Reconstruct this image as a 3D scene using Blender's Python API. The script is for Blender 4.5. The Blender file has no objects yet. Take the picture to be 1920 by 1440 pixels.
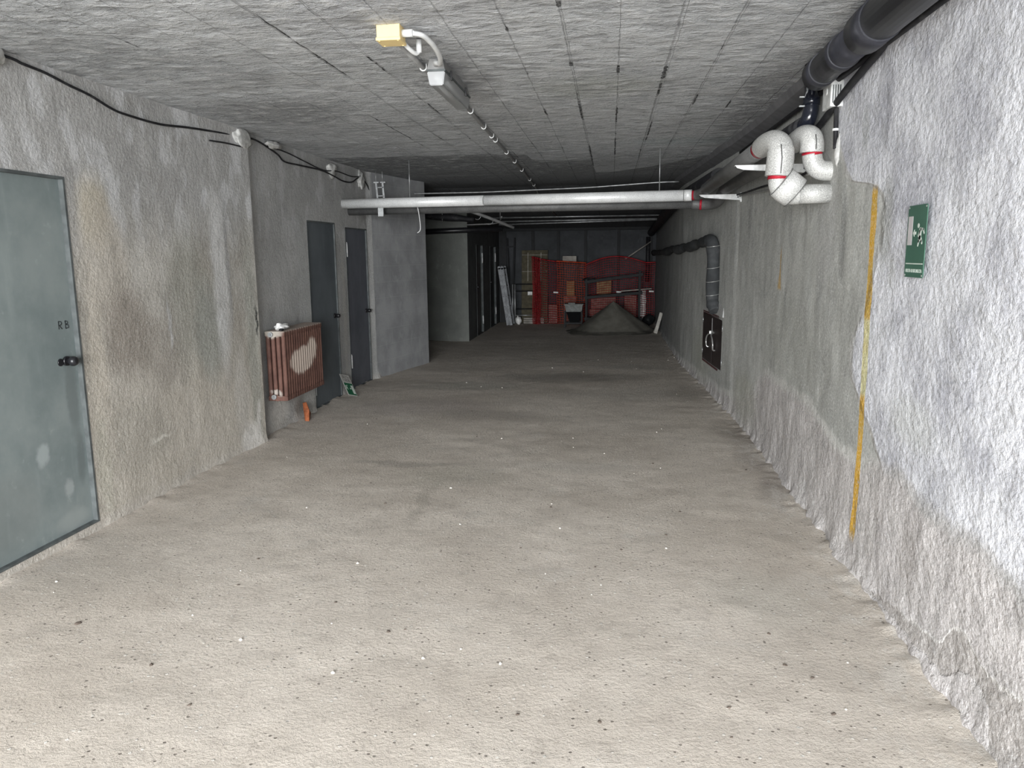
import bpy, bmesh, math, random
import numpy as np
from mathutils import Vector, Matrix, Euler
random.seed(7)
C = bpy.context.scene.collection
PI = math.pi
R = math.radians

# ------------------------------------------------------------------ camera, world, lights, exposure
def make_camera():
    H = 1.55
    p, y, r = R(9.65), R(7.3), R(0.6)
    F = Vector((-math.sin(y)*math.cos(p), math.cos(y)*math.cos(p), -math.sin(p)))
    R0 = F.cross(Vector((0, 0, 1))).normalized(); U0 = R0.cross(F)
    Rt = R0*math.cos(r) - U0*math.sin(r); U = Rt.cross(F)
    cd = bpy.data.cameras.new('camera'); cd.sensor_fit = 'HORIZONTAL'
    cd.sensor_width = 36.0; cd.lens = 1446.0/1920.0*36.0
    cd.clip_start = 0.05; cd.clip_end = 200
    co = bpy.data.objects.new('camera', cd); C.objects.link(co)
    M = Matrix(((Rt.x, U.x, -F.x, 0), (Rt.y, U.y, -F.y, 0), (Rt.z, U.z, -F.z, H), (0, 0, 0, 1)))
    co.matrix_world = M
    bpy.context.scene.camera = co
make_camera()

world = bpy.data.worlds.new('daylight'); bpy.context.scene.world = world
world.use_nodes = True
world.node_tree.nodes['Background'].inputs[0].default_value = (0.80, 0.88, 1.0, 1)
world.node_tree.nodes['Background'].inputs[1].default_value = 1.0

def area(name, loc, rot, sx, sy, power, color):
    ld = bpy.data.lights.new(name, 'AREA'); ld.shape = 'RECTANGLE'
    ld.size = sx; ld.size_y = sy; ld.energy = power; ld.color = color
    o = bpy.data.objects.new(name, ld); C.objects.link(o)
    o.location = loc; o.rotation_euler = rot
    return o
# daylight falling through the open garage entrance behind the camera
area('entrance_daylight', (-0.85, -6.0, 2.5), (R(80), 0, 0), 5.0, 4.4, 930, (0.97, 0.985, 1.0))

vs = bpy.context.scene.view_settings
vs.view_transform = 'Standard'; vs.look = 'None'; vs.gamma = 1.0; vs.exposure = 1.72
vs.use_curve_mapping = False

# ------------------------------------------------------------------ material helpers
class G:
    def __init__(s, name):
        s.m = bpy.data.materials.new(name); s.m.use_nodes = True
        s.t = s.m.node_tree; s.n = s.t.nodes; s.l = s.t.links
        s.bsdf = s.n['Principled BSDF']
        s.bsdf.inputs['Specular IOR Level'].default_value = 0.25
        tc = s.n.new('ShaderNodeTexCoord'); s.co = tc.outputs['Object']
    def put(s, sock, v):
        if hasattr(v, 'is_linked') or isinstance(v, bpy.types.NodeSocket): s.l.new(v, sock)
        elif isinstance(v, (tuple, list)) and len(v) == 3 and sock.type == 'RGBA': sock.default_value = (*v, 1)
        else: sock.default_value = v
    def math(s, op, a, b=None, c=None, clamp=False):
        n = s.n.new('ShaderNodeMath'); n.operation = op; n.use_clamp = clamp
        s.put(n.inputs[0], a)
        if b is not None: s.put(n.inputs[1], b)
        if c is not None: s.put(n.inputs[2], c)
        return n.outputs[0]
    def vmath(s, op, a, b=None):
        n = s.n.new('ShaderNodeVectorMath'); n.operation = op
        s.put(n.inputs[0], a)
        if b is not None: s.put(n.inputs[1], b)
        return n.outputs['Value'] if op in ('LENGTH', 'DISTANCE') else n.outputs[0]
    def scaled(s, k, co=None):
        return s.vmath('MULTIPLY', co or s.co, k)
    def noise(s, scale, detail=4, rough=.55, vec=None, dist=0, col=False):
        n = s.n.new('ShaderNodeTexNoise')
        s.put(n.inputs['Vector'], vec or s.co)
        n.inputs['Scale'].default_value = scale; n.inputs['Detail'].default_value = detail
        n.inputs['Roughness'].default_value = rough; n.inputs['Distortion'].default_value = dist
        return n.outputs['Color'] if col else n.outputs[0]
    def vor(s, scale, vec=None, feature='F1', out='Distance', rand=1.0):
        n = s.n.new('ShaderNodeTexVoronoi'); n.feature = feature
        s.put(n.inputs['Vector'], vec or s.co); n.inputs['Scale'].default_value = scale
        n.inputs['Randomness'].default_value = rand
        return n.outputs[out]
    def step(s, v, a, b, lo=0., hi=1.):
        n = s.n.new('ShaderNodeMapRange'); n.interpolation_type = 'SMOOTHSTEP'
        s.put(n.inputs[0], v); s.put(n.inputs[1], a); s.put(n.inputs[2], b)
        n.inputs[3].default_value = lo; n.inputs[4].default_value = hi
        return n.outputs[0]
    def lin(s, v, a, b, lo=0., hi=1.):
        n = s.n.new('ShaderNodeMapRange')
        s.put(n.inputs[0], v); n.inputs[1].default_value = a; n.inputs[2].default_value = b
        n.inputs[3].default_value = lo; n.inputs[4].default_value = hi
        return n.outputs[0]
    def mix(s, f, a, b, mode='MIX'):
        n = s.n.new('ShaderNodeMix'); n.data_type = 'RGBA'; n.blend_type = mode
        s.put(n.inputs[0], f); s.put(n.inputs[6], a); s.put(n.inputs[7], b)
        return n.outputs[2]
    def curve(s, v, pts):
        """piecewise linear function of a scalar"""
        xs = [p[0] for p in pts]; ys = [p[1] for p in pts]
        x0, x1 = min(xs), max(xs); y0, y1 = min(ys)-1e-3, max(ys)+1e-3
        n = s.n.new('ShaderNodeFloatCurve'); c = n.mapping.curves[0]
        c.points[0].location = (0, (ys[0]-y0)/(y1-y0)); c.points[1].location = (1, (ys[-1]-y0)/(y1-y0))
        for x, y in pts[1:-1]: c.points.new((x-x0)/(x1-x0), (y-y0)/(y1-y0))
        n.mapping.update()
        s.l.new(s.lin(v, x0, x1), n.inputs['Value'])
        return s.lin(n.outputs[0], 0, 1, y0, y1)
    def xyz(s, vec=None):
        n = s.n.new('ShaderNodeSeparateXYZ'); s.put(n.inputs[0], vec or s.co); return n.outputs
    def warp(s, amp, scale, detail=3):
        c = s.noise(scale, detail, .6, col=True)
        d = s.vmath('SUBTRACT', c, (.5, .5, .5)); d = s.vmath('MULTIPLY', d, (amp, amp, amp))
        return s.vmath('ADD', s.co, d)
    def blob(s, co, c, r, soft=.5):
        d = s.vmath('SUBTRACT', co, c); d = s.vmath('MULTIPLY', d, tuple(0 if q == 0 else 1/q for q in r))
        return s.step(s.vmath('LENGTH', d), 1+soft, 1-soft)
    def bump(s, h, strength, dist):
        n = s.n.new('ShaderNodeBump'); n.inputs['Strength'].default_value = strength
        n.inputs['Distance'].default_value = dist; s.l.new(h, n.inputs['Height'])
        s.l.new(n.outputs[0], s.bsdf.inputs['Normal'])
    def out(s, color=None, rough=.9, metal=0):
        if color is not None: s.put(s.bsdf.inputs['Base Color'], color)
        s.put(s.bsdf.inputs['Roughness'], rough); s.put(s.bsdf.inputs['Metallic'], metal)
        return s.m

def plain(name, col, rough=.6, metal=0, var=.25, scale=14, bump=0.15, spec=None, dust=None):
    g = G(name)
    f = g.step(g.noise(scale, 5), .3, .7)
    c = g.mix(f, tuple(q*(1-var) for q in col), tuple(min(1, q*(1+var)) for q in col))
    if dust: c = g.mix(g.step(g.noise(scale*.5, 6, .7), .5, .7, 0, .6), c, dust)
    if bump: g.bump(g.noise(scale*8, 3), bump, .002)
    if spec is not None: g.bsdf.inputs['Specular IOR Level'].default_value = spec
    return g.out(c, rough, metal)

# ------------------------------------------------------------------ structure materials
def mat_right_wall():
    g = G('right_wall_plaster')
    x, y, z = g.xyz()
    w = g.warp(.16, 3.5, 5)
    wx, wy, wz = g.xyz(w)
    w2 = g.warp(.05, 22, 4)
    _, vy, vz = g.xyz(w2)
    # smooth damp plaster
    n1 = g.step(g.noise(1.3, 5, .6), .3, .7)
    base = g.mix(n1, (.34, .345, .322), (.47, .475, .445))
    # vertical weathering streaks
    st = g.noise(1.0, 6, .65, vec=g.scaled((1, 5.0, .9)))
    base = g.mix(g.step(st, .5, .72, 0, .7), base, (.43, .44, .42))
    base = g.mix(g.step(st, .45, .30, 0, .7), base, (.23, .235, .225))
    # rough whitish plaster near the entrance
    n2 = g.step(g.noise(2.6, 7, .68), .30, .62)
    white = g.mix(n2, (.41, .415, .46), (.72, .73, .77))
    yb = g.curve(z, [(0, 3.55), (.55, 3.5), (.66, 3.6), (.84, 3.86), (1.0, 4.0), (1.3, 3.84), (1.75, 3.7), (1.9, 4.2), (2.2, 4.5), (2.55, 4.6)])
    dn = g.math('SUBTRACT', yb, wy)
    mnear = g.step(dn, -.04, .03)
    edge = g.math('MULTIPLY', g.step(dn, -.05, -.02), g.step(dn, .04, .0))
    col = g.mix(mnear, base, white)
    col = g.mix(g.math('MULTIPLY', edge, .65), col, (.72, .72, .70))
    # lower efflorescent band
    zb = g.curve(y, [(0, .55), (2.34, .58), (3.03, .60), (3.44, .61), (3.9, .54), (4.26, .56), (5.14, .64), (6.0, .63), (6.42, .49), (6.9, .3), (7.5, .2), (9, .12), (17, .05)])
    dl = g.math('SUBTRACT', zb, wz)
    mlow = g.step(dl, -.04, .06)
    n3 = g.step(g.noise(5, 7, .7, vec=g.scaled((1, 1.6, .7))), .3, .7)
    low = g.mix(n3, (.37, .345, .335), (.62, .59, .575))
    col = g.mix(g.math('MULTIPLY', mlow, .93), col, low)
    el = g.math('MULTIPLY', g.step(dl, -.05, 0), g.step(dl, .07, .01))
    col = g.mix(g.math('MULTIPLY', el, g.step(y, 3.4, 3.9, .0, .5)), col, (.66, .66, .62))
    # dark damp line that continues towards the camera
    dk = g.math('MULTIPLY', g.step(dl, -.035, .01), g.step(dl, .065, .02))
    col = g.mix(g.math('MULTIPLY', dk, g.step(y, 3.6, 3.3, 0, .45)), col, (.40, .39, .37))
    # flaked patch low down near the camera
    zu = g.curve(y, [(0, .34), (2.0, .30), (2.21, .26), (2.47, .22), (2.59, .27), (2.76, .15), (3.14, .09), (3.6, .0)])
    zl = g.curve(y, [(0, 0), (2.3, 0), (2.36, .1), (2.5, .15), (2.68, .06), (3.1, .04), (3.6, 0)])
    mf = g.math('MULTIPLY', g.step(g.math('SUBTRACT', zu, vz), -.004, .008), g.step(g.math('SUBTRACT', vz, zl), -.004, .008))
    col = g.mix(g.math('MULTIPLY', mf, .8), col, (.36, .335, .315))
    ef = g.math('MULTIPLY', g.step(g.math('ABSOLUTE', g.math('SUBTRACT', zu, vz)), .012, .002), g.step(y, 3.3, 2.9))
    col = g.mix(g.math('MULTIPLY', ef, .5), col, (.76, .75, .72))
    drip = g.noise(1, 4, .7, vec=g.scaled((1, 16, 3.2)))
    col = g.mix(g.math('MULTIPLY', g.step(drip, .60, .68, 0, .55), g.step(y, 3.9, 4.3)), col, (.56, .56, .54))
    col = g.mix(g.step(g.noise(5.5, 6, .75), .50, .66, 0, .30), col, (.20, .20, .19))
    # single stains
    for c, r, k, cc in [((0, 3.66, 1.66), (9, .08, .20), .6, (.33, .34, .32)), ((0, 3.55, 1.45), (9, .05, .08), .4, (.36, .37, .35)),
                        ((0, 4.0, 2.12), (9, .06, .10), .4, (.36, .38, .36)), ((0, 3.2, .85), (9, .25, .10), .3, (.48, .50, .45)),
                        ((0, 6.9, .25), (9, .5, .22), .6, (.40, .40, .34)), ((0, 9.3, .35), (9, .6, .3), .5, (.42, .43, .36)),
                        ((0, 4.6, 1.7), (9, .2, .35), .45, (.46, .46, .45)), ((0, 7.4, .9), (9, .13, .8), .45, (.50, .50, .47)),
                        ((0, 5.4, .95), (9, .8, .3), .35, (.27, .275, .24)), ((0, 3.1, .32), (9, .10, .14), .4, (.36, .33, .31))]:
        col = g.mix(g.math('MULTIPLY', g.blob(w, c, r, .45), k), col, cc)
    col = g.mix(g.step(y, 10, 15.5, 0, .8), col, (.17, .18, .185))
    # ochre survey stripe
    ctr = g.lin(z, .145, 1.81, 3.795, 3.823)
    wob = g.math('MULTIPLY', g.math('SUBTRACT', g.noise(9, 4), .5), .03)
    ds = g.math('ABSOLUTE', g.math('SUBTRACT', g.math('ADD', y, wob), ctr))
    ms = g.math('MULTIPLY', g.step(ds, .043, .032), g.math('MULTIPLY', g.step(z, .12, .20), g.step(z, 1.85, 1.80)))
    wear = g.step(g.noise(26, 4, .7), .30, .44)
    ms = g.math('MULTIPLY', ms, g.math('MAXIMUM', wear, g.math('MULTIPLY', g.step(z, .55, .65), .8)))
    pale = g.math('MULTIPLY', g.step(z, .84, .88), g.step(z, 1.24, 1.21))
    sc = g.mix(pale, (.66, .37, .02), (.66, .63, .34))
    sc = g.mix(g.step(g.noise(7, 4), .4, .7, 0, .5), sc, (.50, .36, .07))
    col = g.mix(g.math('MULTIPLY', ms, .95), col, sc)
    # second, short stripe
    d2 = g.math('ABSOLUTE', g.math('SUBTRACT', g.math('ADD', y, wob), 5.74))
    m2 = g.math('MULTIPLY', g.step(d2, g.lin(z, 1.27, 1.42, .10, .022), .012), g.math('MULTIPLY', g.step(z, 1.26, 1.29), g.step(z, 1.60, 1.5)))
    col = g.mix(g.math('MULTIPLY', m2, .8), col, (.50, .31, .07))
    # fine tone
    gr = g.noise(75, 4, .8)
    col = g.mix(g.step(gr, .50, .68, .0, .42), col, (.85, .85, .85))
    col = g.mix(g.step(gr, .48, .32, .0, .42), col, (.12, .12, .12))
    rgh = g.math('MAXIMUM', mnear, mlow)
    coarse = g.noise(30, 5, .62, vec=g.scaled((1, .75, 1)))
    lump = g.noise(9, 4, .6)
    h = g.math('ADD', g.math('MULTIPLY', coarse, g.lin(rgh, 0, 1, .22, 1.0)), g.math('MULTIPLY', lump, .35))
    h = g.math('ADD', h, g.math('MULTIPLY', mnear, .25))
    h = g.math('SUBTRACT', h, g.math('MULTIPLY', mf, .3))
    g.bump(h, .8, .020)
    return g.out(col, .95)

def mat_left_wall(name='left_wall_plaster', far=False):
    g = G(name)
    x, y, z = g.xyz()
    w = g.warp(.25, 3, 5); w2 = g.warp(.10, 9, 4)
    n1 = g.step(g.noise(1.6, 6, .62), .3, .7)
    if far: base = g.mix(n1, (.34, .34, .33), (.47, .47, .46))
    else: base = g.mix(n1, (.32, .30, .26), (.50, .48, .44))
    st = g.noise(1.0, 5, .6, vec=g.scaled((1, 2.6, .9)))
    base = g.mix(g.step(st, .52, .75, 0, .45), base, (.47, .47, .45) if not far else (.38, .385, .375))
    # light cloudy patches in the upper part
    pt = g.step(g.noise(1, 2, .5, vec=g.scaled((1, 5.2, 2.6))), .52, .60)
    up = g.step(z, 1.45, 2.0)
    if not far: base = g.mix(g.math('MULTIPLY', up, .75), base, (.37, .372, .37))
    if not far: base = g.mix(g.math('MULTIPLY', g.step(z, 1.3, .5), .6), base, (.50, .455, .385))
    base = g.mix(g.math('MULTIPLY', g.math('MULTIPLY', pt, up), .6 if not far else .45), base, (.58, .585, .59))
    col = base
    if not far:
        L = [((0, 4.14, 1.8), (9, .14, .22), .5, (.50, .45, .35)), ((0, 4.2, 1.5), (9, .2, .35), .45, (.47, .43, .37)),
             ((0, 4.35, 1.1), (9, .25, .28), .55, (.28, .25, .215)), ((0, 4.7, .95), (9, .3, .25), .4, (.30, .275, .24)),
             ((0, 5.05, 1.25), (9, .25, .5), .40, (.30, .30, .26)), ((0, 5.3, 1.0), (9, .2, .35), .5, (.29, .30, .27)),
             ((0, 4.05, .9), (9, .08, .5), .6, (.49, .45, .385)), ((0, 4.02, .35), (9, .07, .3), .5, (.46, .44, .37)),
             ((0, 4.4, .45), (9, .35, .25), .4, (.35, .33, .285)), ((0, 5.5, 1.45), (9, .12, .75), .55, (.58, .58, .57)), ((0, 5.62, 1.5), (9, .03, .5), .4, (.28, .28, .28)),
             ((0, 5.7, .5), (9, .12, .4), .45, (.48, .46, .42)), ((0, 5.93, .8), (9, .10, .9), .4, (.33, .34, .30)),
             ((0, 5.83, .08), (9, .16, .16), .65, (.68, .66, .62)), ((0, 5.95, .25), (9, .03, .12), .7, (.62, .60, .56)),
             ((0, 6.0, 1.02), (9, .016, .12), .95, (.05, .05, .045)), ((0, 4.6, .38), (9, .12, .015), .6, (.60, .58, .52)),
             ((0, 4.8, 1.1), (9, .02, .16), .5, (.55, .55, .55))]
    else:
        L = [((0, 6.5, .16), (9, .22, .16), .75, (.60, .58, .54)), ((0, 7.1, .1), (9, .3, .14), .5, (.48, .47, .44)),
             ((0, 6.95, .1), (9, .12, .10), .6, (.22, .21, .19)), ((0, 8.33, .9), (9, .05, .9), .45, (.44, .43, .40)),
             ((0, 7.2, 1.2), (9, .16, .7), .3, (.40, .41, .40))]
    for i, (c, r, k, cc) in enumerate(L):
        col = g.mix(g.math('MULTIPLY', g.blob(w if r[1] > .15 else w2, c, r, .4), min(1, k*1.5)), col, cc)
    if far:
        pass
    # cement plaster foot
    col = g.mix(g.math('MULTIPLY', g.step(g.xyz(w2)[2], .10, .02), .45), col, (.50, .47, .43))
    gr = g.noise(75, 4, .8)
    col = g.mix(g.step(gr, .50, .68, .0, .28), col, (.78, .78, .75))
    col = g.mix(g.step(gr, .48, .32, .0, .28), col, (.10, .10, .09))
    col = g.mix(g.step(g.noise(4.5, 6, .75), .52, .68, 0, .28), col, (.20, .19, .165))
    # hairline cracks
    cr = g.vor(.9, vec=g.warp(.5, 2.2, 5), feature='DISTANCE_TO_EDGE')
    col = g.mix(g.math('MULTIPLY', g.math('MULTIPLY', g.step(cr, .004, .001), g.step(g.noise(1.1), .55, .65)), .3), col, (.12, .12, .11))
    h = g.math('ADD', g.math('MULTIPLY', g.noise(34, 5, .65), .6), g.math('MULTIPLY', g.noise(7, 4, .6), .7))
    g.bump(h, .8, .016)
    return g.out(col, .95)

def mat_block_wall():
    g = G('painted_block_wall')
    x, y, z = g.xyz()
    base = g.mix(g.step(g.noise(3, 5, .6), .3, .7), (.25, .255, .26), (.35, .355, .36))
    n = g.n.new('ShaderNodeTexBrick')
    cmb = g.n.new('ShaderNodeCombineXYZ'); g.l.new(y, cmb.inputs[0]); g.l.new(z, cmb.inputs[1])
    g.l.new(cmb.outputs[0], n.inputs['Vector']); n.inputs['Scale'].default_value = 1
    n.inputs['Brick Width'].default_value = .5; n.inputs['Row Height'].default_value = .2
    n.inputs['Mortar Size'].default_value = .008; n.inputs['Mortar Smooth'].default_value = .6
    base = g.mix(g.math('MULTIPLY', n.outputs['Fac'], .25), base, (.40, .41, .40))
    base = g.mix(g.step(g.noise(6, 4, .6, vec=g.scaled((1, 1.5, 1))), .55, .7, 0, .35), base, (.42, .43, .43))
    h = g.math('SUBTRACT', g.noise(40, 4), g.math('MULTIPLY', n.outputs['Fac'], .4))
    g.bump(h, .4, .006)
    return g.out(base, .93)

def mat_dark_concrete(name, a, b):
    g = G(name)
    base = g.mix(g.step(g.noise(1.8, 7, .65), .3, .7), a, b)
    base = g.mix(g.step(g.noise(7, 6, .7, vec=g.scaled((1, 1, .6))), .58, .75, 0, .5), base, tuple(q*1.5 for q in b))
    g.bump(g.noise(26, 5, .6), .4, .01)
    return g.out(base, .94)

def mat_ceiling():
    g = G('sprayed_ceiling')
    x, y, z = g.xyz()
    w = g.warp(.35, 1.6, 5)
    base = g.mix(g.step(g.noise(1.1, 6, .6), .28, .72), (.40, .415, .425), (.54, .555, .565))
    L = [((-1.0, 3.3, 0), (.5, .6, 0), .5, (.47, .48, .50)), ((.75, 7.4, 0), (.55, .28, 0), .7, (.40, .45, .46)),
         ((-.1, 4.9, 0), (.35, .3, 0), .4, (.34, .35, .30)), ((-2.3, 5.4, 0), (.45, .5, 0), .55, (.18, .185, .185)),
         ((.95, 5.6, 0), (.16, 1.7, 0), .6, (.19, .19, .19)), ((-.78, 4.7, 0), (.10, .7, 0), .45, (.19, .19, .19)),
         ((-.3, 6.0, 0), (.5, .6, 0), .25, (.42, .43, .43)), ((-2.6, 3.6, 0), (.4, .5, 0), .35, (.25, .26, .26)),
         ((-.7, 7.4, 0), (.22, .8, 0), .4, (.36, .37, .38)), ((-.5, 8.6, 0), (.28, .18, 0), .6, (.42, .44, .44)),
         ((.5, 8.5, 0), (.35, .08, 0), .6, (.42, .44, .45)), ((.0, 9.0, 0), (.3, .06, 0), .5, (.40, .42, .43)),
         ((-1.9, 10.0, 0), (.5, .08, 0), .5, (.34, .35, .36))]
    col = base
    # older, sooty section of the slab
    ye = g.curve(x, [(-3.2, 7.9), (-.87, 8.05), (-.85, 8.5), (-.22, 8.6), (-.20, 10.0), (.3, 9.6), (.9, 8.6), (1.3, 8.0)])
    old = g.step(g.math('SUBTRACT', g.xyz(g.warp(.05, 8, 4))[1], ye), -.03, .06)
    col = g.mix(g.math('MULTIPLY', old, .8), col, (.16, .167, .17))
    for c, r, k, cc in L:
        col = g.mix(g.math('MULTIPLY', g.blob(w, c, r, .5), k), col, cc)
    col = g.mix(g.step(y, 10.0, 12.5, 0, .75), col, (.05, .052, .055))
    # joints between the hollow blocks, every 25 cm
    jx = g.math('ADD', x, 2.72)       # a joint at x = -0.22
    jn = g.math('MULTIPLY', g.math('SUBTRACT', g.noise(9, 3), .5), .014)
    jx = g.math('ADD', jx, jn)
    fr = g.math('PINGPONG', jx, .125)
    d = fr
    cell = g.math('ROUND', g.math('DIVIDE', jx, .25))
    cv = g.n.new('ShaderNodeCombineXYZ'); g.l.new(g.math('MULTIPLY', cell, 7.31), cv.inputs[0]); g.l.new(g.math('MULTIPLY', y, 1.7), cv.inputs[1])
    sel = g.noise(1.35, 3, .7, vec=cv.outputs[0])
    fine = g.noise(16, 3, .8)
    thr = g.step(sel, .61, .68)
    width = g.math('MULTIPLY', g.math('MULTIPLY', thr, g.step(fine, .38, .55)), .0062)
    m = g.step(g.math('SUBTRACT', width, d), -.0012, .0012)
    faint = g.math('MULTIPLY', g.math('MULTIPLY', g.step(d, .006, .001), g.step(sel, .40, .55)), .18)
    ones = g.math('MAXIMUM', m, faint)
    # the widest open joints
    for cx, y0, y1, hw in [(.285, 4.42, 4.75, .011), (.285, 4.85, 5.25, .007), (.03, 4.35, 4.55, .008), (.03, 5.55, 6.3, .006), (.03, 7.0, 8.3, .006),
                       (-.22, 3.2, 3.36, .009), (-.22, 5.2, 6.1, .007), (-.47, 5.55, 5.85, .007), (.30, 6.2, 7.3, .006), (.54, 5.25, 5.6, .007),
                       (.78, 5.5, 5.75, .006), (-.21, 7.4, 9.3, .006), (-1.46, 3.2, 4.4, .0045), (-1.21, 5.2, 5.6, .005), (-.22, 4.25, 4.35, .009), (-1.72, 5.9, 6.8, .004)]:
        cy, ry = (y0+y1)/2, (y1-y0)/2
        a = g.math('ABSOLUTE', g.math('SUBTRACT', g.math('ADD', x, jn), cx))
        b = g.math('DIVIDE', g.math('ABSOLUTE', g.math('SUBTRACT', y, cy)), ry)
        hwid = g.math('MULTIPLY', g.step(b, 1.0, .8), g.step(fine, .30, .5, .2*hw, hw))
        ones = g.math('MAXIMUM', ones, g.step(g.math('SUBTRACT', hwid, a), -.001, .0012))
    col = g.mix(ones, col, (.012, .012, .012))
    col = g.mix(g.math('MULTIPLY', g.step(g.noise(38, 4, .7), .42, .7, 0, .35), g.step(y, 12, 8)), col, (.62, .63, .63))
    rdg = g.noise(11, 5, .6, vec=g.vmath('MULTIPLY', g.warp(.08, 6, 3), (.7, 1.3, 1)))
    col = g.mix(g.math('MULTIPLY', g.step(rdg, .52, .64, 0, .6), g.step(y, 11, 8)), col, (.66, .67, .675))  # lit crests and shaded hollows of the relief painted into the colour
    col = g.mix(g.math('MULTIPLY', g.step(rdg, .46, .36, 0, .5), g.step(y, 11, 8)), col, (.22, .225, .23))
    h = g.math('ADD', g.math('MULTIPLY', rdg, 1.3), g.math('MULTIPLY', g.noise(38, 4, .7), .5))
    h = g.math('SUBTRACT', h, g.math('MULTIPLY', ones, .5))
    g.bump(h, 1.0, .045)
    return g.out(col, .95)

def mat_floor():
    g = G('rough_concrete_floor')
    x, y, z = g.xyz()
    w = g.warp(.6, 1.2, 6)
    base = g.mix(g.step(g.noise(.9, 7, .65), .3, .7), (.52, .465, .40), (.68, .62, .545))
    # stains farther back; light falloff with depth also painted into this colour
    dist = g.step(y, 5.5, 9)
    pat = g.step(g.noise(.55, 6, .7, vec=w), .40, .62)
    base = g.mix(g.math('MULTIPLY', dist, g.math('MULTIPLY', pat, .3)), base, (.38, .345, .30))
    base = g.mix(g.step(y, 9, 15, 0, .25), base, (.30, .29, .27))  # depth falloff of the light put into the base colour
    st = g.step(g.noise(2.6, 6, .7, vec=g.scaled((.7, 1.2, 1))), .54, .74, 0, .4)
    base = g.mix(st, base, (.34, .31, .27))
    base = g.mix(g.step(g.noise(1.9, 5, .7), .56, .7, 0, .4), base, (.58, .55, .50))
    for c, r, k, cc in [((-1.5, 5.45, 0), (.42, .05, 0), .4, (.22, .20, .175)), ((-1.15, 4.6, 0), (.05, .35, 0), .3, (.24, .22, .18)),
                        ((-1.1, 5.15, 0), (.35, .25, 0), .25, (.30, .30, .24)), ((1.15, 6.6, 0), (.22, .5, 0), .6, (.24, .21, .18)),
                        ((-.2, 5.5, 0), (.4, .14, 0), .35, (.56, .53, .48)), ((.3, 8.4, 0), (.6, .3, 0), .45, (.46, .43, .38)),
                        ((-.5, 9.6, 0), (.8, .35, 0), .5, (.15, .14, .125)), ((.3, 10.5, 0), (.5, .22, 0), .5, (.38, .36, .32)),
                        ((-1.7, 8.9, 0), (.7, .3, 0), .35, (.30, .31, .27)), ((-1.9, 7.6, 0), (.6, .4, 0), .3, (.34, .30, .30)),
                        ((1.05, 5.4, 0), (.10, .6, 0), .5, (.24, .21, .19)), ((-1.2, 7.2, 0), (.5, .25, 0), .4, (.30, .27, .24)),
                        ((.9, 8.6, 0), (.3, .5, 0), .4, (.30, .27, .23)), ((-2.5, 3.3, 0), (.3, .3, 0), .3, (.50, .46, .40)),
                        ((.7, 3.4, 0), (.25, .3, 0), .25, (.47, .47, .42))]:
        base = g.mix(g.math('MULTIPLY', g.blob(w, c, r, .55), k), base, cc)
    # mortar smears along the right wall
    rs = g.math('MULTIPLY', g.step(x, .75, 1.15), g.step(g.noise(5, 6, .7, vec=g.scaled((1.4, .7, 1))), .5, .6))
    base = g.mix(g.math('MULTIPLY', rs, .5), base, (.66, .63, .58))
    # aggregate: dark pits and pale grains
    v = g.vor(46, out='Distance'); vc = g.vor(46, out='Color')
    vs_ = g.n.new('ShaderNodeSeparateColor'); g.l.new(vc, vs_.inputs[0])
    pit = g.math('MULTIPLY', g.step(v, .32, .16), g.step(vs_.outputs[0], .86, .92))
    grain = g.math('MULTIPLY', g.step(v, .34, .2), g.step(vs_.outputs[1], .90, .95))
    base = g.mix(g.step(g.noise(11, 6, .75), .50, .66, 0, .35), base, (.34, .30, .255))
    pit2 = g.step(g.noise(95, 2, .5), .66, .72)
    base = g.mix(g.math('MULTIPLY', pit2, .6), base, (.20, .17, .14))
    base = g.mix(g.math('MULTIPLY', pit, .75), base, (.13, .11, .09))
    base = g.mix(g.math('MULTIPLY', grain, .7), base, (.74, .72, .67))
    base = g.mix(g.step(g.noise(75, 3, .75), .45, .75, .0, .30), base, (.26, .23, .195))
    h = g.math('ADD', g.noise(58, 6, .74), g.math('MULTIPLY', g.noise(16, 4, .6), .55))
    h = g.math('SUBTRACT', h, g.math('MULTIPLY', pit, .3)); h = g.math('ADD', h, g.math('MULTIPLY', grain, .3))
    g.bump(h, .85, .020)
    return g.out(base, .95)

def mat_door(name, a, b, seed=0, scuffs=()):
    g = G(name)
    off = g.vmath('ADD', g.co, (seed, seed*2.3, seed*.7))
    base = g.mix(g.step(g.noise(1.7, 6, .65, vec=off), .3, .7), a, b)
    base = g.mix(g.step(g.noise(1, 5, .6, vec=g.vmath('MULTIPLY', off, (1, 9, 1.1))), .52, .75, 0, .35), base, tuple(q*1.25 for q in b))
    base = g.mix(g.step(g.noise(9, 5, .7, vec=off), .62, .75, 0, .4), base, tuple(q*1.45 for q in b))
    w = g.warp(.08, 9, 4)
    for c, r, k, cc in scuffs:
        base = g.mix(g.math('MULTIPLY', g.blob(w, c, r, .35), k), base, cc)
    g.bump(g.noise(20, 4), .15, .003)
    return g.out(base, .55)

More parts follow.
